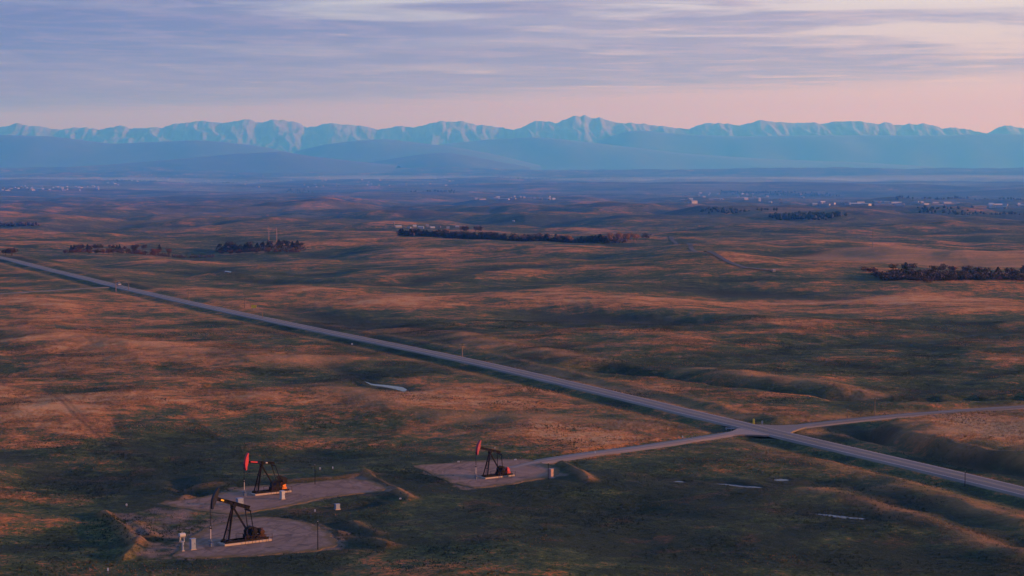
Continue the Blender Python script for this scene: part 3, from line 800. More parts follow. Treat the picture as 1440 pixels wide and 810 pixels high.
# ------------------------------------------------------------------ shape builder
class MB:
    def __init__(s): s.v = []; s.f = []
    def add(s, vs, fs):
        k = len(s.v); s.v += [tuple(v) for v in vs]; s.f += [tuple(i + k for i in f) for f in fs]; return s
    def box(s, x0, x1, y0, y1, z0, z1):
        return s.add([(x, y, z) for z in (z0, z1) for x, y in ((x0, y0), (x1, y0), (x1, y1), (x0, y1))],
                     [(3, 2, 1, 0), (4, 5, 6, 7), (0, 1, 5, 4), (1, 2, 6, 5), (2, 3, 7, 6), (3, 0, 4, 7)])
    def bar(s, a, b, wd, ht=None, up=(0, 0, 1)):
        a = Vector(a); b = Vector(b); ht = wd if ht is None else ht
        d_ = (b - a).normalized(); sd_ = d_.cross(Vector(up))
        if sd_.length < 1e-4: sd_ = d_.cross(Vector((0, 1, 0)))
        sd_.normalize(); u = sd_.cross(d_)
        vs = [p + sd_ * (i * wd / 2) + u * (j * ht / 2) for p in (a, b) for i, j in ((-1, -1), (1, -1), (1, 1), (-1, 1))]
        return s.add(vs, [(3, 2, 1, 0), (4, 5, 6, 7), (0, 1, 5, 4), (1, 2, 6, 5), (2, 3, 7, 6), (3, 0, 4, 7)])
    def tube(s, a, b, r0, r1=None, n=10):
        a = Vector(a); b = Vector(b); r1 = r0 if r1 is None else r1
        d_ = (b - a).normalized(); p = d_.orthogonal().normalized(); q = d_.cross(p)
        vs = [c + p * (r * math.cos(t_)) + q * (r * math.sin(t_)) for c, r in ((a, r0), (b, r1)) for t_ in [2 * math.pi * i / n for i in range(n)]]
        return s.add(vs, [tuple(range(n))[::-1], tuple(range(n, 2 * n))] + [(i, (i + 1) % n, n + (i + 1) % n, n + i) for i in range(n)])
    def prism(s, prof, y0, y1):
        """profile in x,z swept in y"""
        n = len(prof)
        vs = [(x, y0, z) for x, z in prof] + [(x, y1, z) for x, z in prof]
        return s.add(vs, [tuple(range(n)), tuple(range(n, 2 * n))[::-1]] + [(i, n + i, n + (i + 1) % n, (i + 1) % n) for i in range(n)])
    def mesh(s, name, mat, bevel=0.0):
        me = new_mesh(name, s.v, s.f, mat)
        bm = bmesh.new(); bm.from_mesh(me)
        bmesh.ops.recalc_face_normals(bm, faces=bm.faces)
        if bevel: bmesh.ops.bevel(bm, geom=list(bm.edges), offset=bevel, segments=1, affect='EDGES', clamp_overlap=True)
        bm.to_mesh(me); bm.free()
        return me
    def build(s, name, mat, parent=None, bevel=0.0): return obj(name, s.mesh(name, mat, bevel), parent)

BLACK = simple('black_steel', (.0045, .0045, .0055), .55, 0, .5, 2.0, 0, .06)
NAVY = simple('dark_blue_paint', (.008, .012, .026), .5, 0, .4, 1.5, 0, .12)
RED = simple('red_paint', (.32, .018, .045), .5, 0, .3, 1.2)
MAROON = simple('maroon_paint', (.20, .014, .05), .5, 0, .4, 1.2)
YEL = simple('yellow_paint', (.62, .40, .04), .5, 0, .2, 2.0)
ORANGE = simple('orange_paint', (.55, .16, .02), .5, 0, .3, 2.0)
CONC = simple('weathered_concrete', (.27, .22, .19), .9, 0, .35, .9, .4)
STEEL = simple('polished_steel', (.55, .48, .44), .35, .3, .1, 3.0)
WELL = simple('wellhead_blue', (.06, .09, .15), .5, 0, .4, 2.0)
WHITE = simple('white_paint', (.26, .27, .31), .6, 0, .15, 1.5)
BLUEGREY = simple('blue_grey_cabinet', (.13, .17, .26), .6, 0, .25, 1.5)
GREY = simple('galvanised_grey', (.32, .33, .35), .55, .2, .2, 1.5)
MARKW = simple('chalky_white', (.45, .45, .47), .8)
WOOD = simple('weathered_pole_wood', (.12, .085, .065), .9, 0, .3, 2.0)
SUNLIT_WOOD = simple('sunlit_pole_wood', (.17, .115, .085), .9, 0, .3, 2.0)  # lighter copy of the pole wood, sunlight put into its colour
DARKBOX = simple('dark_engine', (.008, .008, .009), .6, 0, .4, 2.0, 0, .06)
RUST = simple('rusty_steel', (.035, .016, .012), .9, 0, .5, 2.0)

PJ_YAW = R(35)
def pumpjack(base_px, sc_, tilt, crank_ang, headmat, label, hw, plates, motor, weight_mat):
    """beam pumping unit; local +X runs from the well to the motor end"""
    p = flat(*base_px)
    root = empty('pumpjack', (p[0], p[1], .03), PJ_YAW)
    root.scale = (sc_, sc_, sc_)
    tag(root, label, 'pumpjack', 'pumpjacks on the gravel well pads')
    PZ = 7.3
    ct, st_ = math.cos(tilt), math.sin(tilt)
    def bt(x, y, z):            # beam frame -> unit frame (head end, -x, raised by tilt)
        return (x * ct + z * st_, y, PZ - x * st_ + z * ct)
    # concrete base and steel skid
    MB().box(-2.6, 7.6, -1.5, 1.5, -.05, .38).build('concrete_base', CONC, root, .06)
    sk = MB()
    for y in (-.95, .95):
        sk.box(-2.2, 7.2, y - .12, y + .12, .38, .44).box(-2.2, 7.2, y - .03, y + .03, .44, .74).box(-2.2, 7.2, y - .12, y + .12, .74, .80)
    for x in (-2.0, -.6, 1.2, 2.6, 4.4, 6.0, 7.0): sk.box(x - .08, x + .08, -.92, .92, .46, .72)
    sk.build('skid', BLACK, root)
    # samson post: two front legs, one back brace
    for y in (-1, 1):
        lg = MB().bar((-1.55, y * 1.05, .78), (-.12, y * .22, PZ - .25), .26, .30)
        lg.box(-1.85, -1.25, y * 1.05 - .28, y * 1.05 + .28, .80, .90)
        lg.build('leg', BLACK, root)
    MB().bar((3.0, 0, 2.3), (.1, 0, PZ - .25), .30, .30).bar((2.9, -.35, .8), (2.95, -.1, 2.4), .2).bar((2.9, .35, .8), (2.95, .1, 2.4), .2).build('back_brace', BLACK, root)
    for k in (.32, .62):
        cb = MB()
        a = Vector((-1.55, -1.05, .78)).lerp(Vector((-.12, -.22, PZ - .25)), k); b = Vector((-1.55, 1.05, .78)).lerp(Vector((-.12, .22, PZ - .25)), k)
        cb.bar(a, b, .14)
        cb.build('cross_brace', BLACK, root)
    ld = MB()
    A = Vector((-1.82, -.55, .85)); B = Vector((-.42, -.12, PZ - .5))
    for y in (-.22, .22): ld.bar(A + Vector((0, y, 0)), B + Vector((0, y, 0)), .06)
    for k in range(18):
        q = A.lerp(B, (k + .5) / 18); ld.bar(q + Vector((0, -.22, 0)), q + Vector((0, .22, 0)), .04)
    ld.build('ladder', RUST, root)
    MB().tube((0, -.55, PZ), (0, .55, PZ), .26, n=12).box(-.4, .4, -.35, .35, PZ - .36, PZ - .12).build('centre_bearing', BLACK, root)
    # walking beam, an I section
    wb = MB()
    def bbox(x0, x1, y0, y1, z0, z1):
        k = MB().box(x0, x1, y0, y1, z0, z1); wb.add([bt(*v) for v in k.v], k.f)
    bbox(-4.0, 3.6, -.24, .24, .22, .30); bbox(-4.0, 3.6, -.05, .05, .30, .86); bbox(-4.0, 3.6, -.24, .24, .86, .94)
    for x in (-2.6, -1.2, 0, 1.2, 2.6): bbox(x - .03, x + .03, -.22, .22, .30, .86)
    bbox(-.5, .5, -.3, .3, .0, .22)
    beam = wb.build('walking_beam', BLACK, root)
    for x0, x1, m_ in plates:
        k = MB().box(x0, x1, -.275, -.245, .46, .76)
        MB().add([bt(*v) for v in k.v], k.f).build('nameplate', m_, beam)
    # horse head: curved face plate, cheek plates, back strap
    Rr = 4.75; cz = .58; hd = MB(); n = 14; a0, a1 = R(-27), R(27)
    face = [(-Rr * math.cos(a), cz + Rr * math.sin(a)) for a in np.linspace(a0, a1, n)]
    backp = [(-3.85, cz + .40), (-3.85, cz - .40)]
    top, bot = face[-1], face[0]
    prof = face + [(top[0] + .26, top[1] - .1), (-4.02, cz + 1.1)] + backp + [(-4.02, cz - 1.1), (bot[0] + .24, bot[1] + .15)]
    for y0, y1 in ((-hw, -hw + .05), (hw - .05, hw)):
        k = MB().prism(prof, y0, y1); hd.add([bt(*v) for v in k.v], k.f)
    inner = [(x + .10, z) for x, z in face]
    k = MB().prism(face + inner[::-1], -hw - .06, hw + .06); hd.add([bt(*v) for v in k.v], k.f)
    for x0, z0, x1, z1 in ((top[0] + .2, top[1] - .15, -4.06, cz + 1.1), (bot[0] + .2, bot[1] + .2, -4.06, cz - 1.1), (-3.95, cz + 1.1, -3.95, cz + .4), (-3.95, cz - .4, -3.95, cz - 1.1)):
        k = MB().prism([(x0, z0), (x0 + .06, z0), (x1 + .06, z1), (x1, z1)], -hw + .05, hw - .05)
        hd.add([bt(*v) for v in k.v], k.f)
    hd.build('horse_head', headmat, root)
    # bridle, polished rod, wellhead
    cx = -Rr - .03
    tang = PZ + cz * ct - Rr * 0.0
    lo = bt(*((bot[0] - .03), 0, bot[1]))
    br = MB()
    for y in (-.16, .16): br.tube((cx, y, 3.6), (cx, y, tang), .035, n=6)
    br.build('bridle', BLACK, root)
    MB().box(cx - .12, cx + .12, -.3, .3, 3.45, 3.65).build('carrier_bar', BLACK, root)
    MB().tube((cx, 0, 1.5), (cx, 0, 3.9), .065, n=8).build('polished_rod', STEEL, root)
    wh = MB().tube((cx, 0, -.05), (cx, 0, .5), .26, n=12).tube((cx, 0, .5), (cx, 0, .62), .38, n=12).tube((cx, 0, .62), (cx, 0, 1.25), .17, n=10).tube((cx, 0, 1.25), (cx, 0, 1.55), .11, .08, n=10)
    wh.tube((cx, -.9, .85), (cx, .9, .85), .10, n=8).tube((cx, .55, .85), (cx, .55, 1.15), .05, n=6).tube((cx, -.55, .85), (cx, -.55, 1.15), .05, n=6).tube((cx, -.9, .85), (cx, -.9, -.05), .10, n=8)
    for y in (-.55, .55): wh.tube((cx, y, 1.12), (cx, y, 1.16), .2, n=12)
    wh.build('wellhead', WELL, root)
    # gearbox on its pedestal
    MB().box(2.5, 4.9, -.75, .75, .80, 1.55).build('gearbox_stand', BLACK, root)
    gb = MB().prism([(2.6, 1.56), (4.9, 1.56), (5.05, 2.2), (4.7, 2.85), (3.7, 3.15), (2.9, 2.9), (2.5, 2.3)], -.55, .55)
    gb.tube((3.7, -1.25, 2.35), (3.7, 1.25, 2.35), .17, n=10)
    gb.build('gearbox', DARKBOX, root, .03)
    # cranks, counterweights, pitman arms
    ca, sa = math.cos(crank_ang), math.sin(crank_ang)
    pin = (3.7 + 1.15 * ca, 2.35 + 1.15 * sa)
    tail = bt(3.3, 0, .2)
    for y in (-1, 1):
        def cf(x, z): return (3.7 + x * ca - z * sa, 2.35 + x * sa + z * ca)
        prof = [cf(*q) for q in ((-.35, -.32), (1.5, -.24), (2.75, -.30), (2.75, .30), (1.5, .24), (-.35, .32))]
        cr = MB().prism(prof, y * .85 - .09, y * .85 + .09).build('crank_arm', BLACK, root)
        arc = [(1.15 + .15, -.95), (2.1, -1.05), (2.75, -.75), (3.0, 0), (2.75, .75), (2.1, 1.05), (1.3, .95), (1.7, 0)]
        MB().prism([cf(*q) for q in arc], y * 1.0 - .04 if y > 0 else -1.0 - .20, y * 1.0 + .20 if y > 0 else -1.0 + .04).build('counterweight', weight_mat, root, .03)
        MB().bar((pin[0], y * 1.28, pin[1]), (tail[0], y * 1.02, tail[2] - .15), .13, .16).tube((pin[0], y * .80, pin[1]), (pin[0], y * 1.40, pin[1]), .15, n=10).build('pitman_arm', BLACK, root)
    MB().tube((tail[0], -1.2, tail[2] - .15), (tail[0], 1.2, tail[2] - .15), .15, n=10).box(tail[0] - .22, tail[0] + .22, -.25, .25, tail[2] - .25, tail[2] + .12).build('equalizer', BLACK, root)
    # motor, belt guard
    mo = MB().tube((6.1, -.5, 1.75), (6.1, .6, 1.75), .48, n=14).box(5.5, 6.7, -.6, .7, .80, 1.28).box(5.85, 6.35, -.2, .3, 2.15, 2.5)
    mo.build('motor', motor, root)
    bgd = MB().prism([(3.2, 1.7), (6.3, 1.3), (6.6, 1.75), (6.3, 2.2), (4.2, 3.0), (3.4, 2.9), (3.0, 2.35)], .62, .80)
    bgd.build('belt_guard', RUST if motor is not ORANGE else ORANGE, root)
    # guard rail round the turning weights
    rl = MB()
    for y in (-1.95, 1.95):
        for x in (1.6, 3.1, 4.6, 6.1, 7.4): rl.bar((x, y, -.05), (x, y, 1.5), .06)
        for z in (.8, 1.45): rl.bar((1.6, y, z), (7.4, y, z), .05)
    rl.build('guard_rail', RUST, root)
    return root
pumpjack((328, 765), .97, R(19), R(-78), NAVY, 'black pumpjack with dark horse head and yellow beam plate on the nearest gravel pad', .34, [(-3.0, -2.35, YEL)], RUST, DARKBOX)
pumpjack((368, 695), .87, R(8), R(20), RED, 'black pumpjack with bright red horse head on the middle gravel pad', .36, [(-3.2, -1.3, RED), (1.0, 1.5, WHITE)], ORANGE, DARKBOX)
pumpjack((689, 672), .80, R(15), R(-95), MAROON, 'pumpjack with maroon horse head standing alone on the pad beside the access lane', .40, [], RED, DARKBOX)

# ------------------------------------------------------------------ small things on and round the pads
def place(name, px, label, cat, group=None, rz=PJ_YAW, z=None):
    p = flat(*px)
    o = empty(name, (float(p[0]), float(p[1]), gz(float(p[0]), float(p[1])) if z is None else z), rz)
    return tag(o, label, cat, group)
def cabinet(px, wd, dp, ht, mat, label, cat='cabinet', roof=True, z=.03):
    r = place('equipment_cabinet', px, label, cat, z=z)
    b_ = MB().box(-wd / 2, wd / 2, -dp / 2, dp / 2, .12, ht).build('body', mat, r, .03)
    MB().box(-wd / 2 + .08, wd / 2 - .08, -dp / 2 - .025, -dp / 2 - .003, .25, ht - .12).build('door', mat, r)
    MB().box(wd / 4, wd / 4 + .04, -dp / 2 - .07, -dp / 2 - .026, ht * .5, ht * .62).build('handle', BLACK, r)
    MB().box(-wd / 2 - .06, wd / 2 + .06, -dp / 2 - .08, dp / 2 + .06, ht + .001, ht + .07).build('roof', mat, r)
    MB().box(-wd / 2 - .1, wd / 2 + .1, -dp / 2 - .12, dp / 2 + .1, -.06, .118).build('plinth', CONC, r)
    return r
cabinet((271, 773), .95, .7, 2.0, BLUEGREY, 'blue grey metal cabinet just left of the nearest pumpjack')
cabinet((257, 775), .35, .35, 1.75, BLUEGREY, 'thin grey control box left of the nearest pumpjack and its cabinet')
cabinet((337, 710), 1.3, 1.0, 1.35, BLUEGREY, 'squat blue grey box at the near end of the middle pumpjack')
cabinet((397, 702), .8, .9, 1.7, WHITE, 'pale cabinet at the motor end of the middle pumpjack')
cabinet((474, 711), 1.0, .7, 1.1, BLUEGREY, 'small blue grey box on the bank below the middle pad', z=gz(*map(float, flat(474, 711))))
cabinet((775, 672), .8, .8, 2.0, simple('pinkish_siding', (.26, .18, .18), .8), 'pinkish metal hut at the mouth of the lane by the back pad', 'hut')
# small tank on a post
r = place('tank', (256, 762), 'small white tank raised on a stand left of the nearest pumpjack', 'tank', z=.03)
tk = MB().tube((-.55, 0, 1.25), (.55, 0, 1.25), .42, n=14).tube((-.68, 0, 1.25), (-.55, 0, 1.25), .25, .42, n=14).tube((.55, 0, 1.25), (.68, 0, 1.25), .42, .25, n=14)
tk.build('shell', WHITE, r)
for x in (-.35, .35): MB().bar((x, -.3, -.05), (x, -.1, .9), .07).bar((x, .3, -.05), (x, .1, .9), .07).build('stand_leg', GREY, r)
MB().tube((0, 0, 1.66), (0, 0, 1.85), .07, n=8).build('valve', GREY, r)

def thin_pole(px, ht, label, mat=WOOD, arms=0, group=None, r0=.14, name='utility_pole', rz=0.0, z=None, cat='pole'):
    p = flat(*px)
    x, y = float(p[0]), float(p[1])
    r = empty(name, (x, y, gz(x, y) if z is None else z), rz); tag(r, label, cat, group)
    MB().tube((0, 0, -.4), (0, 0, ht), r0, r0 * .7, n=8).build('post', mat, r)
    for k in range(arms):
        zz = ht - .35 - .9 * k
        c = MB().box(-1.1, 1.1, -.19, -.09, zz, zz + .14).build('crossarm', mat, r)
        for xx in (-.95, -.45, .45, .95): MB().tube((xx, -.14, zz + .141), (xx, -.14, zz + .34), .05, .035, n=6).build('insulator', GREY, c)
    if not arms: MB().tube((0, 0, ht + .002), (0, 0, ht + .12), r0 * .85, r0 * .5, n=8).build('cap', GREY, r)
    return r
thin_pole((447, 773), 5.3, 'thin dark pole at the near corner of the nearest gravel pad', BLACK, r0=.09)
thin_pole((443, 681), 4.4, 'thin dark pole behind the middle gravel pad', BLACK, r0=.08)
thin_pole((771, 673), 3.6, 'thin dark pole beside the pinkish hut on the back pad', BLACK, r0=.08)
thin_pole((650, 500), 4.6, 'wooden utility pole across the highway from the blue stream', SUNLIT_WOOD, 1, r0=.16)
thin_pole((1357, 681), 3.4, 'short pole on the near verge of the highway near the right edge', BLACK, r0=.09)
thin_pole((1192, 585), 2.6, 'shorter of two poles beside the side road beyond the junction', WOOD, r0=.10)
thin_pole((1230, 585), 5.4, 'taller of two poles beside the side road beyond the junction', WOOD, 1, r0=.12)
thin_pole((163, 409), 7.2, 'tall pale pole by the white car on the far highway', SUNLIT_WOOD, 1, r0=.2)
thin_pole((181, 408), 4.6, 'second pale pole just along the highway from the white car', SUNLIT_WOOD, 1, r0=.16)
thin_pole((265, 421), 6.0, 'utility pole on the far verge where the highway passes a dark hollow', WOOD, 1, r0=.17)
thin_pole((344, 432), 5.0, 'utility pole beside the yellow roadside board', WOOD, 1, r0=.16)
thin_pole((369, 447), 4.4, 'small post on the highway verge between the yellow board and the road', SUNLIT_WOOD, r0=.14)

def marker(px, ht, label, mat=None, wd=.22):
    mat = mat or MARKW; wd *= .55; ht *= .7
    r = place('marker_post', px, label, 'marker post', 'white marker posts in the grass', rz=0)
    MB().box(-wd * .3, wd * .3, -.05, .05, -.3, ht * .6).build('stake', WOOD, r)
    MB().box(-wd / 2, wd / 2, -.09, -.052, ht * .45, ht).box(-wd * .3, wd * .3, -.05, .05, ht * .601, ht).build('plate', mat, r)
    return r
marker((450, 661), 1.3, 'white topped stake beside the thin pole behind the middle pad', wd=.4)
marker((468, 660), 1.2, 'white topped stake right of the thin pole behind the middle pad', wd=.4)
marker((443, 717), 1.1, 'white topped stake in the grass between the two left pads', wd=.4)
marker((178, 713), 1.0, 'white stake in the grass left of the two left pads', wd=.6)
marker((152, 808), 1.2, 'white stake at the very bottom left of the picture', wd=.5)
marker((563, 704), .7, 'white stone-like marker below the middle pad\'s right bank', wd=.8)
marker((645, 651), .8, 'low white marker on the far edge of the back pad', wd=.9)
marker((696, 632), 1.0, 'white marker in the grass beyond the back pumpjack', wd=.35)
marker((725, 648), .8, 'pale low marker beside the lane mouth on the back pad', wd=.9)
marker((837, 639), 1.6, 'white marker post beside the access lane near the back pad', wd=.3)
marker((960, 617), 1.5, 'white marker post beside the access lane near the highway', wd=.4)
marker((495, 484), 1.3, 'white marker in the grass on the near side of the far highway', wd=1.0)

# junction signs and the culvert rail
def sign(px, ht, wd, h2, mat, label, cat='road sign'):
    r = place('road_sign', px, label, cat, rz=R(-12))
    MB().box(-.05, .05, -.05, .05, -.4, ht).build('post', GREY, r)
    MB().box(-wd / 2, wd / 2, -.10, -.052, ht - h2, ht + .05).build('panel', mat, r, .01)
    return r
sign((1060, 596), 2.3, .55, 1.7, YEL, 'tall narrow yellow hazard board at the highway junction')
sign((1072, 595), 1.6, .4, .8, WHITE, 'small white sign right of the yellow board at the junction')
sign((357, 435), 2.6, 2.6, 1.3, YEL, 'wide yellow roadside board beside the far highway')
r = place('guard_rail', (1028, 600.5), 'white culvert rail beside the lane at the highway junction', 'guard rail', rz=R(-25))
MB().box(-1.6, 1.6, -.04, .04, .45, .75).build('rail', WHITE, r)
for x in (-1.4, 0, 1.4): MB().box(x - .07, x + .07, .041, .16, -.4, .8).build('post', WHITE, r)

# white car on the far highway
def car(px, label, paint, rz):
    p = flat(*px)
    r = empty('car', (float(p[0]), float(p[1]), .12), rz); tag(r, label, 'car')
    prof = [(-2.3, .35), (2.3, .35), (2.35, .8), (1.4, .98), (-2.2, 1.05), (-2.35, .7)]
    MB().prism(prof, -.9, .9).build('body', paint, r, .05)
    MB().prism([(-2.0, 1.06), (1.2, 1.0), (.55, 1.6), (-1.6, 1.66)], -.78, .78).build('cabin', simple('car_glass', (.03, .035, .045), .15), r)
    MB().prism([(.5, 1.605), (-1.55, 1.665), (-1.5, 1.72), (.4, 1.67)], -.76, .76).build('roof', paint, r)
    for x in (-1.45, 1.45):
        for y in (-.93, .73):
            w_ = MB().tube((x, y, .36), (x, y + .2, .36), .36, n=14).build('wheel', BLACK, r)
            yy = y - .012 if y < 0 else y + .2
            MB().tube((x, yy, .36), (x, yy + .012, .36), .2, n=10).build('rim', GREY, w_)
    for y in (-.6, .6): MB().box(2.34, 2.40, y - .2, y + .2, .55, .75).build('headlight', WHITE, r)
    return r
car((167, 401.5), 'white car parked on the far highway beside the pale poles', WHITE, R(114))

# ------------------------------------------------------------------ trees
rng = random.Random(11)
def leaf_mat(name, c0, c1, c2):
    m = bpy.data.materials.new(name); m.use_nodes = True
    t = NT(m.node_tree)
    oi = t.n('ShaderNodeObjectInfo').outputs['Random']
    g = t.n('ShaderNodeTexCoord').outputs['Object']
    n = t.noise(g, .9, 3, .6)
    c = t.mix(n, c0, c1)
    c = t.mix(t.m('MULTIPLY', oi, .6), c, c2)
    b = t.n('ShaderNodeBsdfPrincipled', i={'Base Color': c, 'Roughness': .85, 'Specular IOR Level': .15})
    t.n('ShaderNodeOutputMaterial', i={'Surface': b.outputs[0]})
    return m
SPRUCE = leaf_mat('spruce_needles', (.014, .024, .018), (.030, .042, .026), (.022, .028, .020))
AUTUMN = leaf_mat('autumn_leaves', (.08, .032, .016), (.14, .058, .026), (.05, .034, .02))
GOLD = leaf_mat('gold_leaves', (.22, .11, .04), (.34, .18, .07), (.16, .08, .04))
BARE = leaf_mat('dark_scrub', (.030, .032, .024), (.055, .048, .034), (.06, .035, .028))
BARK = simple('bark', (.07, .05, .04), .95, 0, .3, 2.0)

def crown_mesh(kind, seed, mat):
    r = random.Random(seed); V = []; F = []
    def leaf(c, s, nrm=None):
        a = Vector((r.gauss(0, 1), r.gauss(0, 1), r.gauss(0, .7))).normalized(); b_ = a.orthogonal().normalized()
        b_ = (b_ * math.cos(6.3 * r.random()) + a.cross(b_) * math.sin(6.3 * r.random())).normalized(); c2 = a.cross(b_)
        k = len(V); s2 = s * r.uniform(.6, 1.2)
        for i, j in ((-1, -.7), (.9, -1), (1, .8), (-.8, 1)): V.append(c + b_ * (i * s2) + c2 * (j * s2))
        F.append((k, k + 1, k + 2, k + 3))
    if kind == 'spruce':                        # unit height 1, ragged whorls
        for i in range(13):
            z = .10 + .88 * i / 13; rad = .25 * (1 - z) ** .85 + .015
            nb = max(4, int(11 * (1 - z)) + 3)
            for j in range(nb):
                a = 6.283 * (j + r.random() * .8) / nb; L = rad * r.uniform(.7, 1.15)
                for q in (.35, .7, 1.0):
                    leaf(Vector((math.cos(a) * L * q, math.sin(a) * L * q, z - .05 * q + r.uniform(-.015, .015))), .038 * (1.25 - .5 * q))
    else:
        lobes = [(Vector((r.gauss(0, .13), r.gauss(0, .13), r.uniform(.38, .86))), r.uniform(.11, .2)) for _ in range(11)]
        if kind == 'bush': lobes = [(Vector((r.gauss(0, .35), r.gauss(0, .35), r.uniform(.2, .62))), r.uniform(.16, .3)) for _ in range(12)]
        for c, rad in lobes:
            for _ in range(34):
                d_ = Vector((r.gauss(0, 1), r.gauss(0, 1), r.gauss(0, 1))).normalized() * rad * r.uniform(.55, 1.1)
                leaf(c + d_, .034 if kind != 'bush' else .05)
    return new_mesh('crown', V, F, mat)
def trunk_mesh(kind, seed):
    r = random.Random(seed); m = MB()
    m.tube((0, 0, -.06), (.01, 0, .5), .022, .013, 7).tube((.01, 0, .5), (0, .01, .93 if kind == 'spruce' else .72), .013, .004, 6)
    if kind != 'spruce':
        for k in range(5):
            a = 6.283 * r.random(); z = r.uniform(.28, .55); L = r.uniform(.14, .24)
            m.tube((.005, 0, z), (math.cos(a) * L, math.sin(a) * L, z + L * 1.1), .009, .003, 5)
    return m.mesh('trunk', BARK)
PROTO = {}
for kind, mats in (('spruce', (SPRUCE,)), ('poplar', (AUTUMN, GOLD, BARE)), ('bush', (AUTUMN, BARE))):
    for mi, m_ in enumerate(mats):
        PROTO[kind, mi] = [(crown_mesh(kind, 100 + 17 * mi + v + len(kind), m_), trunk_mesh(kind, 50 + v)) for v in range(4)]
NAMES = {'spruce': 'spruce_tree', 'poplar': 'poplar_tree', 'bush': 'shrub'}
def tree(x, y, z, kind, mi, ht, label, group, wide=1.0):
    cm, tm = PROTO[kind, mi][rng.randrange(4)]
    r = empty(NAMES[kind], (x, y, z), rng.uniform(0, 6.28)); r.scale = (ht * wide, ht * wide, ht)
    tag(r, label, 'tree' if kind != 'bush' else 'shrub', group)
    obj('crown', cm, r); obj('trunk', tm, r)
    return r
def belt(line, n, rows, depth, kinds, hts, label, group, jit=3.0):
    """trees planted along a line on the ground"""
    P = np.array([[*at(*q, 900)[:2]] for q in line])
    s = np.concatenate([[0], np.cumsum(np.hypot(*np.diff(P, axis=0).T))])
    xs, ys, ks = [], [], []
    for i in range(n):
        u = s[-1] * (i + rng.uniform(.1, .9)) / n
        x = np.interp(u, s, P[:, 0]) + rng.gauss(0, jit); y = np.interp(u, s, P[:, 1]) + rng.uniform(0, depth) * 1.0
        xs.append(x); ys.append(y)
    zs = H(np.array(xs), np.array(ys))
    for x, y, z in zip(xs, ys, zs):
        kk = rng.choices(range(len(kinds)), [k[2] for k in kinds])[0]
        kd, mi, _ = kinds[kk]
        nm = {('spruce', 0): 'dark spruce', ('poplar', 0): 'rust leaved tree', ('poplar', 1): 'golden leaved tree', ('poplar', 2): 'dark bare tree', ('bush', 0): 'rust coloured shrub', ('bush', 1): 'dark shrub'}[kd, mi]
        h_ = rng.uniform(*hts) * (0.6 if kd == 'bush' else 1)
        third = min(2, int(3 * (x - min(xs)) / max(1e-6, max(xs) - min(xs))))
        size = 'tall ' if (h_ / (0.6 if kd == 'bush' else 1)) > .5 * sum(hts) else 'short '
        where = (' towards its left end', ' near its middle', ' towards its right end')[third] if n > 10 else ''
        tree(float(x), float(y), float(z), kd, mi, h_, size + nm + ' ' + label + where, group, rng.uniform(1.25, 1.9) * (1.3 if kd == 'spruce' else 1))
G1 = 'trees in the reddish grove beyond the far highway'
belt([(95, 358), (160, 358), (232, 357)], 30, 1, 10, [('poplar', 0, 3), ('poplar', 2, 1)], (4.5, 6.5), 'in the left grove beyond the far highway', G1)
belt([(94, 353), (150, 352), (215, 352)], 22, 1, 14, [('spruce', 0, 2), ('poplar', 2, 2)], (5, 7), 'in the left grove beyond the far highway', G1)
G2 = 'trees in the grove below the two masts'
belt([(308, 358), (360, 357), (425, 357)], 26, 1, 8, [('poplar', 0, 4), ('poplar', 2, 1)], (3.5, 5), 'in the grove below the two masts', G2)
belt([(305, 352), (350, 352), (425, 350)], 34, 1, 22, [('spruce', 0, 3), ('poplar', 2, 3)], (5.5, 8), 'in the grove below the two masts', G2)
G3 = 'trees in the long shelterbelt below the farm'
belt([(562, 331), (620, 333), (690, 337), (780, 340), (862, 343)], 118, 1, 16, [('spruce', 0, 4), ('poplar', 2, 4), ('poplar', 1, .4)], (6.5, 9.5), 'in the long shelterbelt below the farm', G3, 5)
belt([(640, 327), (675, 326)], 8, 1, 10, [('poplar', 2, 2), ('poplar', 1, 1)], (6, 9), 'at the upper edge of the shelterbelt below the farm', G3, 4)
belt([(850, 342), (905, 338)], 12, 1, 14, [('poplar', 1, 3), ('poplar', 2, 2)], (6, 10), 'at the right end of the long shelterbelt', G3, 4)
G4 = 'trees in the dark belt at the right edge of the plain'
belt([(1268, 396), (1340, 396), (1450, 397)], 26, 1, 10, [('poplar', 2, 3), ('bush', 1, 2), ('bush', 0, .6)], (3, 4.5), 'in the dark belt below the ochre field', G4, 4)
belt([(1262, 391), (1340, 390), (1455, 391)], 26, 1, 18, [('poplar', 2, 3), ('spruce', 0, 2), ('bush', 1, 1)], (4, 6), 'in the dark belt below the ochre field', G4, 4)
belt([(1258, 384), (1340, 384), (1455, 385)], 22, 1, 18, [('poplar', 2, 3), ('poplar', 0, .8), ('spruce', 0, 1)], (4, 6), 'in the dark belt below the ochre field', G4, 4)
q = at(1222, 384)
tree(q.x, q.y, q.z - .1, 'bush', 0, 5.0, 'rust coloured rounded bush left of the dark belt', G4, 1.3)
q = at(1305, 397.5)
tree(q.x, q.y, q.z - .1, 'bush', 0, 3.2, 'low orange bush on the near edge of the dark belt', G4, 1.3)
belt([(4, 360), (16, 360)], 4, 1, 5, [('poplar', 2, 1)], (5, 7), 'at the left edge where the highway leaves the picture', 'trees at the left end of the highway', 2)

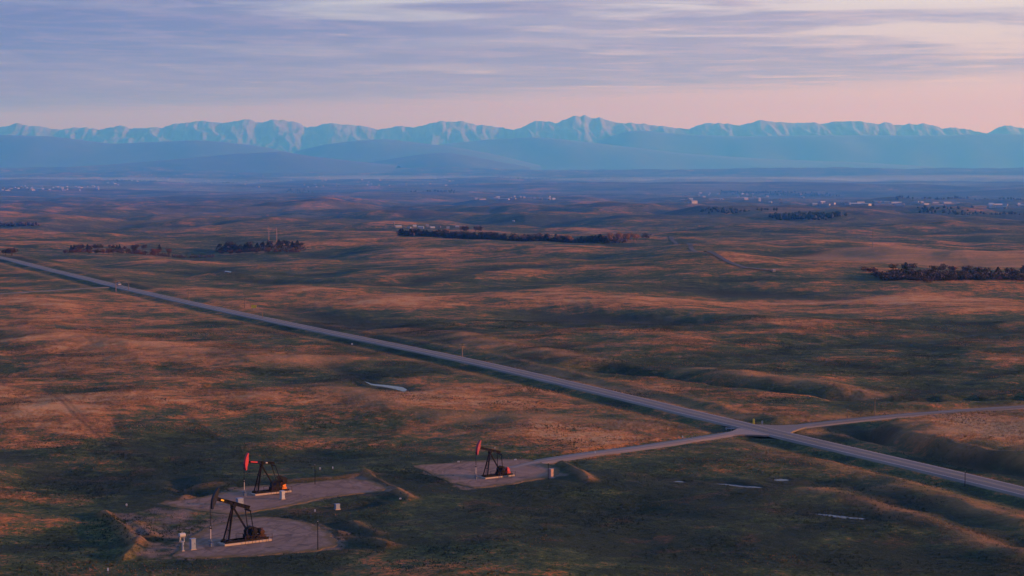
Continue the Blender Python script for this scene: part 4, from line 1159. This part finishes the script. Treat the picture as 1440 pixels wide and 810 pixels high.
# low scrub between the trees
def scrub(line, n, depth, ht, mat, near=900):
    P = np.array([[*at(*q, near)[:2]] for q in line]); r = random.Random(n); V = []; F = []
    s = np.concatenate([[0], np.cumsum(np.hypot(*np.diff(P, axis=0).T))])
    us = np.array([r.random() * s[-1] for _ in range(n)])
    xs = np.interp(us, s, P[:, 0]); ys = np.interp(us, s, P[:, 1]) + np.array([r.uniform(0, depth) for _ in range(n)]); zs = H(xs, ys)
    for x, y, z in zip(xs, ys, zs):
        h_ = ht * r.uniform(.5, 1.2); w_ = h_ * r.uniform(.5, .8)
        for _ in range(26):
            c = Vector((x + r.gauss(0, w_ * .5), y + r.gauss(0, w_ * .5), z + h_ * r.random() ** 1.3)); a = Vector((r.gauss(0, 1), r.gauss(0, 1), r.gauss(0, .6))).normalized(); b_ = a.orthogonal().normalized(); c2 = a.cross(b_)
            k = len(V); q_ = h_ * r.uniform(.10, .2)
            V += [c + b_ * q_, c + c2 * q_, c - b_ * q_, c - c2 * q_]; F.append((k, k + 1, k + 2, k + 3))
    o = obj('undergrowth', new_mesh('undergrowth', V, F, mat)); tag(o, kind='stuff')
scrub([(560, 331), (620, 333), (690, 337), (780, 340), (880, 342)], 420, 18, 4.5, BARE)
scrub([(1246, 395), (1340, 395), (1455, 396)], 900, 48, 2.8, BARE)
scrub([(305, 354), (360, 354), (428, 353)], 160, 25, 3.2, BARE)
scrub([(94, 356), (160, 355), (300, 362)], 200, 14, 2.6, BARE)

# far woods that read as one mass
def far_wood(name, lines, n, ht, mat=SPRUCE, near=2700):
    r = random.Random(len(lines) * 7 + n); V = []; F = []
    for (a, b, dep) in lines:
        A = at(*a, near); B = at(*b, near)
        xs = []; ys = []
        for i in range(n):
            u = r.random(); xs.append(A.x + (B.x - A.x) * u + r.gauss(0, ht)); ys.append(A.y + (B.y - A.y) * u + r.uniform(0, dep))
        zs = H(np.array(xs), np.array(ys))
        for x, y, z in zip(xs, ys, zs):
            h_ = ht * r.uniform(.6, 1.15)
            k = len(V); w_ = h_ * r.uniform(.35, .6); m_ = 6
            for lv, (rr_, zz) in enumerate(((.45, 0), (1.0, .35), (.7, .75))):
                for j in range(m_):
                    a_ = 6.283 * (j + r.uniform(-.25, .25)) / m_; q_ = w_ * rr_ * r.uniform(.75, 1.2)
                    V.append((x + math.cos(a_) * q_, y + math.sin(a_) * q_, z - .5 + h_ * zz * r.uniform(.85, 1.15)))
            V.append((x, y, z + h_))
            for lv in range(2):
                for j in range(m_): F.append((k + lv * m_ + j, k + lv * m_ + (j + 1) % m_, k + (lv + 1) * m_ + (j + 1) % m_, k + (lv + 1) * m_ + j))
            for j in range(m_): F.append((k + 2 * m_ + j, k + 2 * m_ + (j + 1) % m_, k + 18))
    o = obj(name, new_mesh(name, V, F, mat)); tag(o, kind='stuff'); return o
far_wood('far_wood', [((1098, 309), (1165, 310), 70), ((1110, 306), (1180, 307), 60)], 120, 9)
far_wood('far_wood', [((0, 318), (48, 318), 20)], 60, 7, BARE)
far_wood('far_wood', [((1000, 298), (1090, 297), 160), ((1300, 300), (1440, 303), 160)], 90, 8)
far_wood('far_wood', [((150, 258), (330, 258), 500), ((700, 250), (1000, 249), 800), ((1020, 272), (1180, 276), 500), ((1260, 282), (1440, 281), 400), ((400, 270), (640, 272), 500)], 230, 15, SPRUCE)

# ------------------------------------------------------------------ buildings
HWALL = [simple('wall_white', (.22, .23, .27), .8), simple('wall_cream', (.16, .15, .15), .8), simple('wall_grey', (.12, .12, .14), .8)]
HROOF = [simple('roof_grey', (.16, .16, .18), .8), simple('roof_white_metal', (.24, .26, .31), .7), simple('roof_brown', (.12, .08, .07), .8)]
def house_mesh(L, Wd, ht, rise, wall, roof):
    w_ = MB().box(-L / 2, L / 2, -Wd / 2, Wd / 2, -1.0, ht)
    w_.add([(-L / 2, -Wd / 2, ht), (-L / 2, Wd / 2, ht), (-L / 2, 0, ht + rise), (L / 2, -Wd / 2, ht), (L / 2, Wd / 2, ht), (L / 2, 0, ht + rise)], [(0, 1, 2), (3, 5, 4)])
    e = .05 * Wd
    rf = MB()
    for s_ in (-1, 1):
        a = Vector((0, s_ * (Wd / 2 + e), ht - rise * 2 * e / Wd)); b_ = Vector((0, 0, ht + rise)); up = Vector((0, 0, .25))
        vs = []
        for x in (-L / 2 - e, L / 2 + e): vs += [(x, a.y, a.z + .02), (x, b_.y, b_.z + .02), (x, b_.y, b_.z + .30), (x, a.y, a.z + .30)]
        rf.add(vs, [(0, 1, 2, 3), (7, 6, 5, 4), (0, 4, 5, 1), (1, 5, 6, 2), (2, 6, 7, 3), (3, 7, 4, 0)])
    return w_.mesh('wall', wall), rf.mesh('roof', roof)
HP = {}
def house(q, L, Wd, ht, rise, wi, ri, rz, label, group, name='house', cat='house', windows=0):
    key = (L, Wd, ht, rise, wi, ri)
    if key not in HP: HP[key] = house_mesh(L, Wd, ht, rise, HWALL[wi], HROOF[ri])
    r = empty(name, (q.x, q.y, q.z), rz); tag(r, label, cat, group)
    wl = obj('wall', HP[key][0], r); obj('roof', HP[key][1], r)
    for k in range(windows):
        x = -L / 2 + L * (k + .5) / windows
        MB().box(x - .6, x + .6, -Wd / 2 - .05, -Wd / 2 - .003, 1.0, 2.2).build('window', simple('dark_pane', (.03, .035, .045), .2), r)
    return r
FARM = 'white farm buildings behind the shelterbelt'
farm = [(560, 320, 26, 12, 5, 1, 1, 'longest white barn at the left of the farm behind the shelterbelt'), (575, 321, 16, 9, 4, 0, 0, 'grey roofed house second from the left in the farm'),
        (583, 319, 14, 8, 5, 0, 1, 'small white shed third from the left in the farm'), (592, 321, 22, 10, 5, 0, 1, 'bright white barn in the middle of the farm'),
        (601, 319, 12, 8, 6, 2, 0, 'grey shed right of the middle barn in the farm'), (608, 321, 18, 10, 4, 0, 1, 'low white barn near the right of the farm'),
        (618, 320, 10, 8, 4, 1, 2, 'cream house with brown roof right of the farm barns'), (630, 321, 12, 8, 4, 0, 0, 'small white house between the farm and the lone barn'),
        (643, 320, 14, 8, 4, 1, 1, 'cream shed with pale roof near the end of the shelterbelt'), (672, 320, 9, 9, 7, 0, 2, 'tall sunlit white building at the right end of the farm'),
        (722, 312, 10, 9, 6, 0, 1, 'lone white house on the reddish rise right of the farm')]
for px_, py_, L, Wd, ht, wi, ri, lb in farm:
    house(at(px_, py_, 1200), L * .42, Wd * .45, ht * .42, 1.1, wi, ri, rng.uniform(-.4, .4), lb, FARM, 'barn' if 'barn' in lb else 'house', 'barn' if 'barn' in lb else 'house')
q = at(554, 318, 1200)
r = empty('silo', q, 0); tag(r, 'slim pale silo at the left end of the farm', 'silo')
MB().tube((0, 0, -1), (0, 0, 6), 1.0, n=14).build('shell', HWALL[2], r); MB().tube((0, 0, 6.001), (0, 0, 7), 1.05, .2, n=14).build('cap', HROOF[1], r)
q = at(1088, 382)
house(q, 2.0, 1.5, .9, .4, 2, 0, .3, 'tiny pale shed where the far road meets the plain', None, 'shed', 'shed')

def town(x0, x1, y0, y1, n, label, group, big=0.0, white=.5):
    for i in range(n):
        q = at(rng.uniform(x0, x1), rng.uniform(y0, y1), 3500)
        if q.y > 33000: continue
        if rng.random() < big: L, Wd, ht, rise = rng.choice([(38, 20, 5, 1), (56, 22, 5, 1), (28, 18, 5, 1)])
        else: L, Wd, ht, rise = rng.choice([(14, 10, 5, 3), (18, 11, 6, 3), (12, 10, 7, 3), (24, 13, 8, 3)])
        wi = 0 if rng.random() < white else rng.choice([1, 2]); ri = rng.choice([0, 1, 2]) if L < 40 else 1
        house(q, L, Wd, ht, rise, wi, ri, rng.uniform(-.6, .6), label, group, 'house' if L < 40 else 'warehouse', 'house' if L < 40 else 'warehouse')
town(0, 140, 262, 269, 40, 'small pale building of the hazy town at the far left', 'buildings of the far left town', .15, .7)
town(140, 480, 246, 264, 55, 'small pale building scattered on the hazy valley floor left of centre', 'buildings on the valley floor left of centre', .08, .5)
town(480, 660, 247, 262, 24, 'small pale building in the hazy valley below the middle hill', 'buildings below the middle hill', .08, .4)
town(660, 780, 277, 281, 16, 'pale building in the strip settlement behind the farm', 'buildings behind the farm', .35, .6)
town(960, 1130, 272, 286, 34, 'small building of the hazy town right of centre', 'buildings of the town right of centre', .05, .35)
town(1140, 1345, 284, 290, 26, 'long pale building of the industrial strip at the right', 'buildings of the industrial strip', .8, .8)
town(1370, 1440, 287, 293, 12, 'pale building near the right edge of the valley', 'buildings near the right edge', .4, .7)
house(at(1068, 283, 3500), 12, 10, 15, 3, 0, 1, .2, 'brightest tall white tower block in the town right of centre', None, 'tower_block', 'building')
house(at(88, 266, 3500), 20, 14, 16, 3, 0, 1, .2, 'bright white tall building in the far left town', None, 'tower_block', 'building')

# ------------------------------------------------------------------ masts
def mast(px, ht, label, mat):
    q = at(*px, 900)
    r = empty('radio_mast', q, 0); tag(r, label, 'mast')
    m = MB(); wd = .55
    for a in range(3): 
        x, y = math.cos(a * 2.094) * wd, math.sin(a * 2.094) * wd
        m.tube((x, y, -.5), (x * .5, y * .5, ht), .09, .06, 6)
    m.build('legs', mat, r)
    b_ = MB(); k = int(ht / 2.2)
    for i in range(k):
        z0, z1 = ht * i / k, ht * (i + 1) / k
        for a in range(3):
            f0, f1 = 1 - .5 * z0 / ht, 1 - .5 * z1 / ht; a2 = (a + 1) % 3
            b_.bar((math.cos(a * 2.094) * wd * f0, math.sin(a * 2.094) * wd * f0, z0), (math.cos(a2 * 2.094) * wd * f1, math.sin(a2 * 2.094) * wd * f1, z1), .05)
    b_.build('lattice', mat, r)
    MB().tube((0, 0, ht * .98), (0, 0, ht + 1.5), .12, .05, 6).build('antenna', mat, r)
MASTM = simple('red_white_mast', (.26, .15, .13), .6)
mast((378, 341), 17, 'taller pinkish lattice mast behind the grove', MASTM)
mast((389, 341), 15, 'shorter pinkish lattice mast right of the taller one', MASTM)
mast((1227, 348), 15, 'slim grey mast standing on the ochre field\'s far edge', simple('dull_mast', (.12, .13, .15), .6))

# ------------------------------------------------------------------ mist lying in the valley
def mist(cx, cy, rx, ry, z0, z1, dens, seed):
    """a low lens of ground mist with an uneven rim"""
    n, m = 40, 10; V = []; F = []
    for j in range(m + 1):
        u = j / m; rr_ = math.sqrt(max(0, 1 - (2 * u - 1) ** 2))
        for i in range(n):
            a = 6.283185 * i / n
            k = 1 + .30 * float(perlin(np.array([2.5 * math.cos(a) + seed]), np.array([2.5 * math.sin(a)]), seed)[0])
            V.append((cx + rx * k * max(rr_, .02) * math.cos(a), cy + ry * k * max(rr_, .02) * math.sin(a), z0 + (z1 - z0) * u))
    for j in range(m):
        for i in range(n): F.append((j * n + i, j * n + (i + 1) % n, (j + 1) * n + (i + 1) % n, (j + 1) * n + i))
    F.append(tuple(range(n))[::-1]); F.append(tuple(range(m * n, m * n + n)))
    if 'mist' not in MATS:
        mt = bpy.data.materials.new('ground_mist'); mt.use_nodes = True
        t = NT(mt.node_tree)
        pv = t.n('ShaderNodeVolumePrincipled', i={'Color': (.55, .75, 1.0, 1), 'Density': dens, 'Anisotropy': 0.2, 'Absorption Color': (1, 1, 1, 1)})
        t.n('ShaderNodeOutputMaterial', i={'Volume': pv.outputs[0]}); MATS['mist'] = mt
    o = obj('mist', new_mesh('mist', V, F, MATS['mist'])); tag(o, kind='stuff')
for cx, cy, rx, ry, z0, z1, sd_ in ((-5600, 24500, 2600, 1700, -220, -90, 2), (-1500, 27500, 2300, 1500, -210, -85, 5), (2600, 25500, 2400, 1600, -220, -90, 8), (6000, 27000, 2400, 1500, -210, -75, 9),
                                    (1500, 18500, 1400, 700, -215, -115, 11), (-3300, 17500, 1300, 700, -215, -120, 14), (4300, 19500, 1500, 800, -215, -110, 17)):
    mist(cx, cy, rx, ry, z0, z1, 1 / 13000.0, sd_)

# ------------------------------------------------------------------ grass tussocks on the near grassland
def tussocks(n, r0, r1, seed):
    g = np.random.default_rng(seed)
    r = np.sqrt(g.uniform(r0 ** 2, r1 ** 2, n)); th = g.uniform(R(-17.5), R(17.5), n)
    x = r * np.sin(th); y = r * np.cos(th)
    dens = .5 + 1.1 * fbm(x / 28, y / 30, 301, 3)
    keep = g.random(n) < np.clip(dens, .12, 1)
    dm, _, _ = seg_dist(x, y, MAIN); ds, _, _ = seg_dist(x, y, SIDE); da, _, _ = seg_dist(x, y, ACCESS)
    keep &= (dm > 5.6) & (ds > 4.4) & (da > 3.0)
    for P in FLATS: keep &= poly_sd(x, y, P) > -.2
    for P in PONDS: keep &= poly_sd(x, y, P) > .3
    x, y = x[keep], y[keep]; n = len(x)
    z = H(x, y)
    h = g.uniform(.12, .34, n) * (1 + .5 * perlin(x / 14, y / 14, 303)); k = 3
    wd = g.uniform(.25, .6, n)
    # each tussock: three leaning blades of three points
    a = g.uniform(0, 6.283, (n, k)); out = g.uniform(.05, .5, (n, k)) * wd[:, None]; lean = g.uniform(.2, 1.0, (n, k)) * wd[:, None]
    bx = x[:, None] + np.cos(a) * out; by = y[:, None] + np.sin(a) * out
    tx = bx + np.cos(a) * lean; ty = by + np.sin(a) * lean; tz = z[:, None] + h[:, None] * g.uniform(.6, 1.1, (n, k))
    px_, py_ = -np.sin(a) * (.16 * wd[:, None] + .06), np.cos(a) * (.16 * wd[:, None] + .06)
    zb = (z - .08)[:, None] + 0 * a
    V = np.stack([np.stack([bx + px_, by + py_, zb], -1), np.stack([bx - px_, by - py_, zb], -1), np.stack([tx, ty, tz], -1)], 2).reshape(-1, 3).astype(np.float32)
    nf = n * k
    me = bpy.data.meshes.new('grass')
    me.vertices.add(len(V)); me.vertices.foreach_set('co', V.ravel())
    me.loops.add(len(V)); me.loops.foreach_set('vertex_index', np.arange(len(V), dtype=np.int32))
    me.polygons.add(nf); me.polygons.foreach_set('loop_start', np.arange(0, len(V), 3, dtype=np.int32))
    me.update(calc_edges=True)
    dry, dark, straw_lit, dirt = cover(x, y)
    tone = np.clip(.47 + .30 * dry + .35 * straw_lit - .25 * dark + .55 * fbm(x / 34, y / 30, 305, 4) + g.normal(0, .10, n), 0, 1)
    at_ = me.attributes.new('tone', 'FLOAT', 'POINT'); at_.data.foreach_set('value', np.repeat(tone, 3 * k).astype(np.float32))
    m = bpy.data.materials.new('grass_blades'); m.use_nodes = True
    t = NT(m.node_tree)
    f = t.n('ShaderNodeAttribute', attribute_name='tone').outputs['Fac']
    c = t.ramp(f, [(0, (.016, .026, .014)), (.28, (.034, .044, .018)), (.46, (.075, .066, .026)), (.62, (.16, .09, .036)), (.8, (.27, .105, .042)), (1, (.36, .20, .09))])
    # thin blades scatter light much like the sward they stand in
    nm = t.n('ShaderNodeVectorMath', operation='MULTIPLY_ADD', i={0: t.n('ShaderNodeNewGeometry').outputs['Normal'], 1: (.25, .25, .25), 2: (0, 0, 1)})
    nn = t.n('ShaderNodeVectorMath', operation='NORMALIZE', i={0: nm.outputs[0]})
    b = t.n('ShaderNodeBsdfPrincipled', i={'Base Color': c, 'Roughness': .9, 'Specular IOR Level': .1, 'Normal': nn.outputs[0]})
    t.n('ShaderNodeOutputMaterial', i={'Surface': b.outputs[0]})
    me.materials.append(m)
    o = obj('grass', me); tag(o, 'dry and green grass tussocks covering the near grassland', 'grass', kind='stuff')
tussocks(300000, 325, 900, 9)
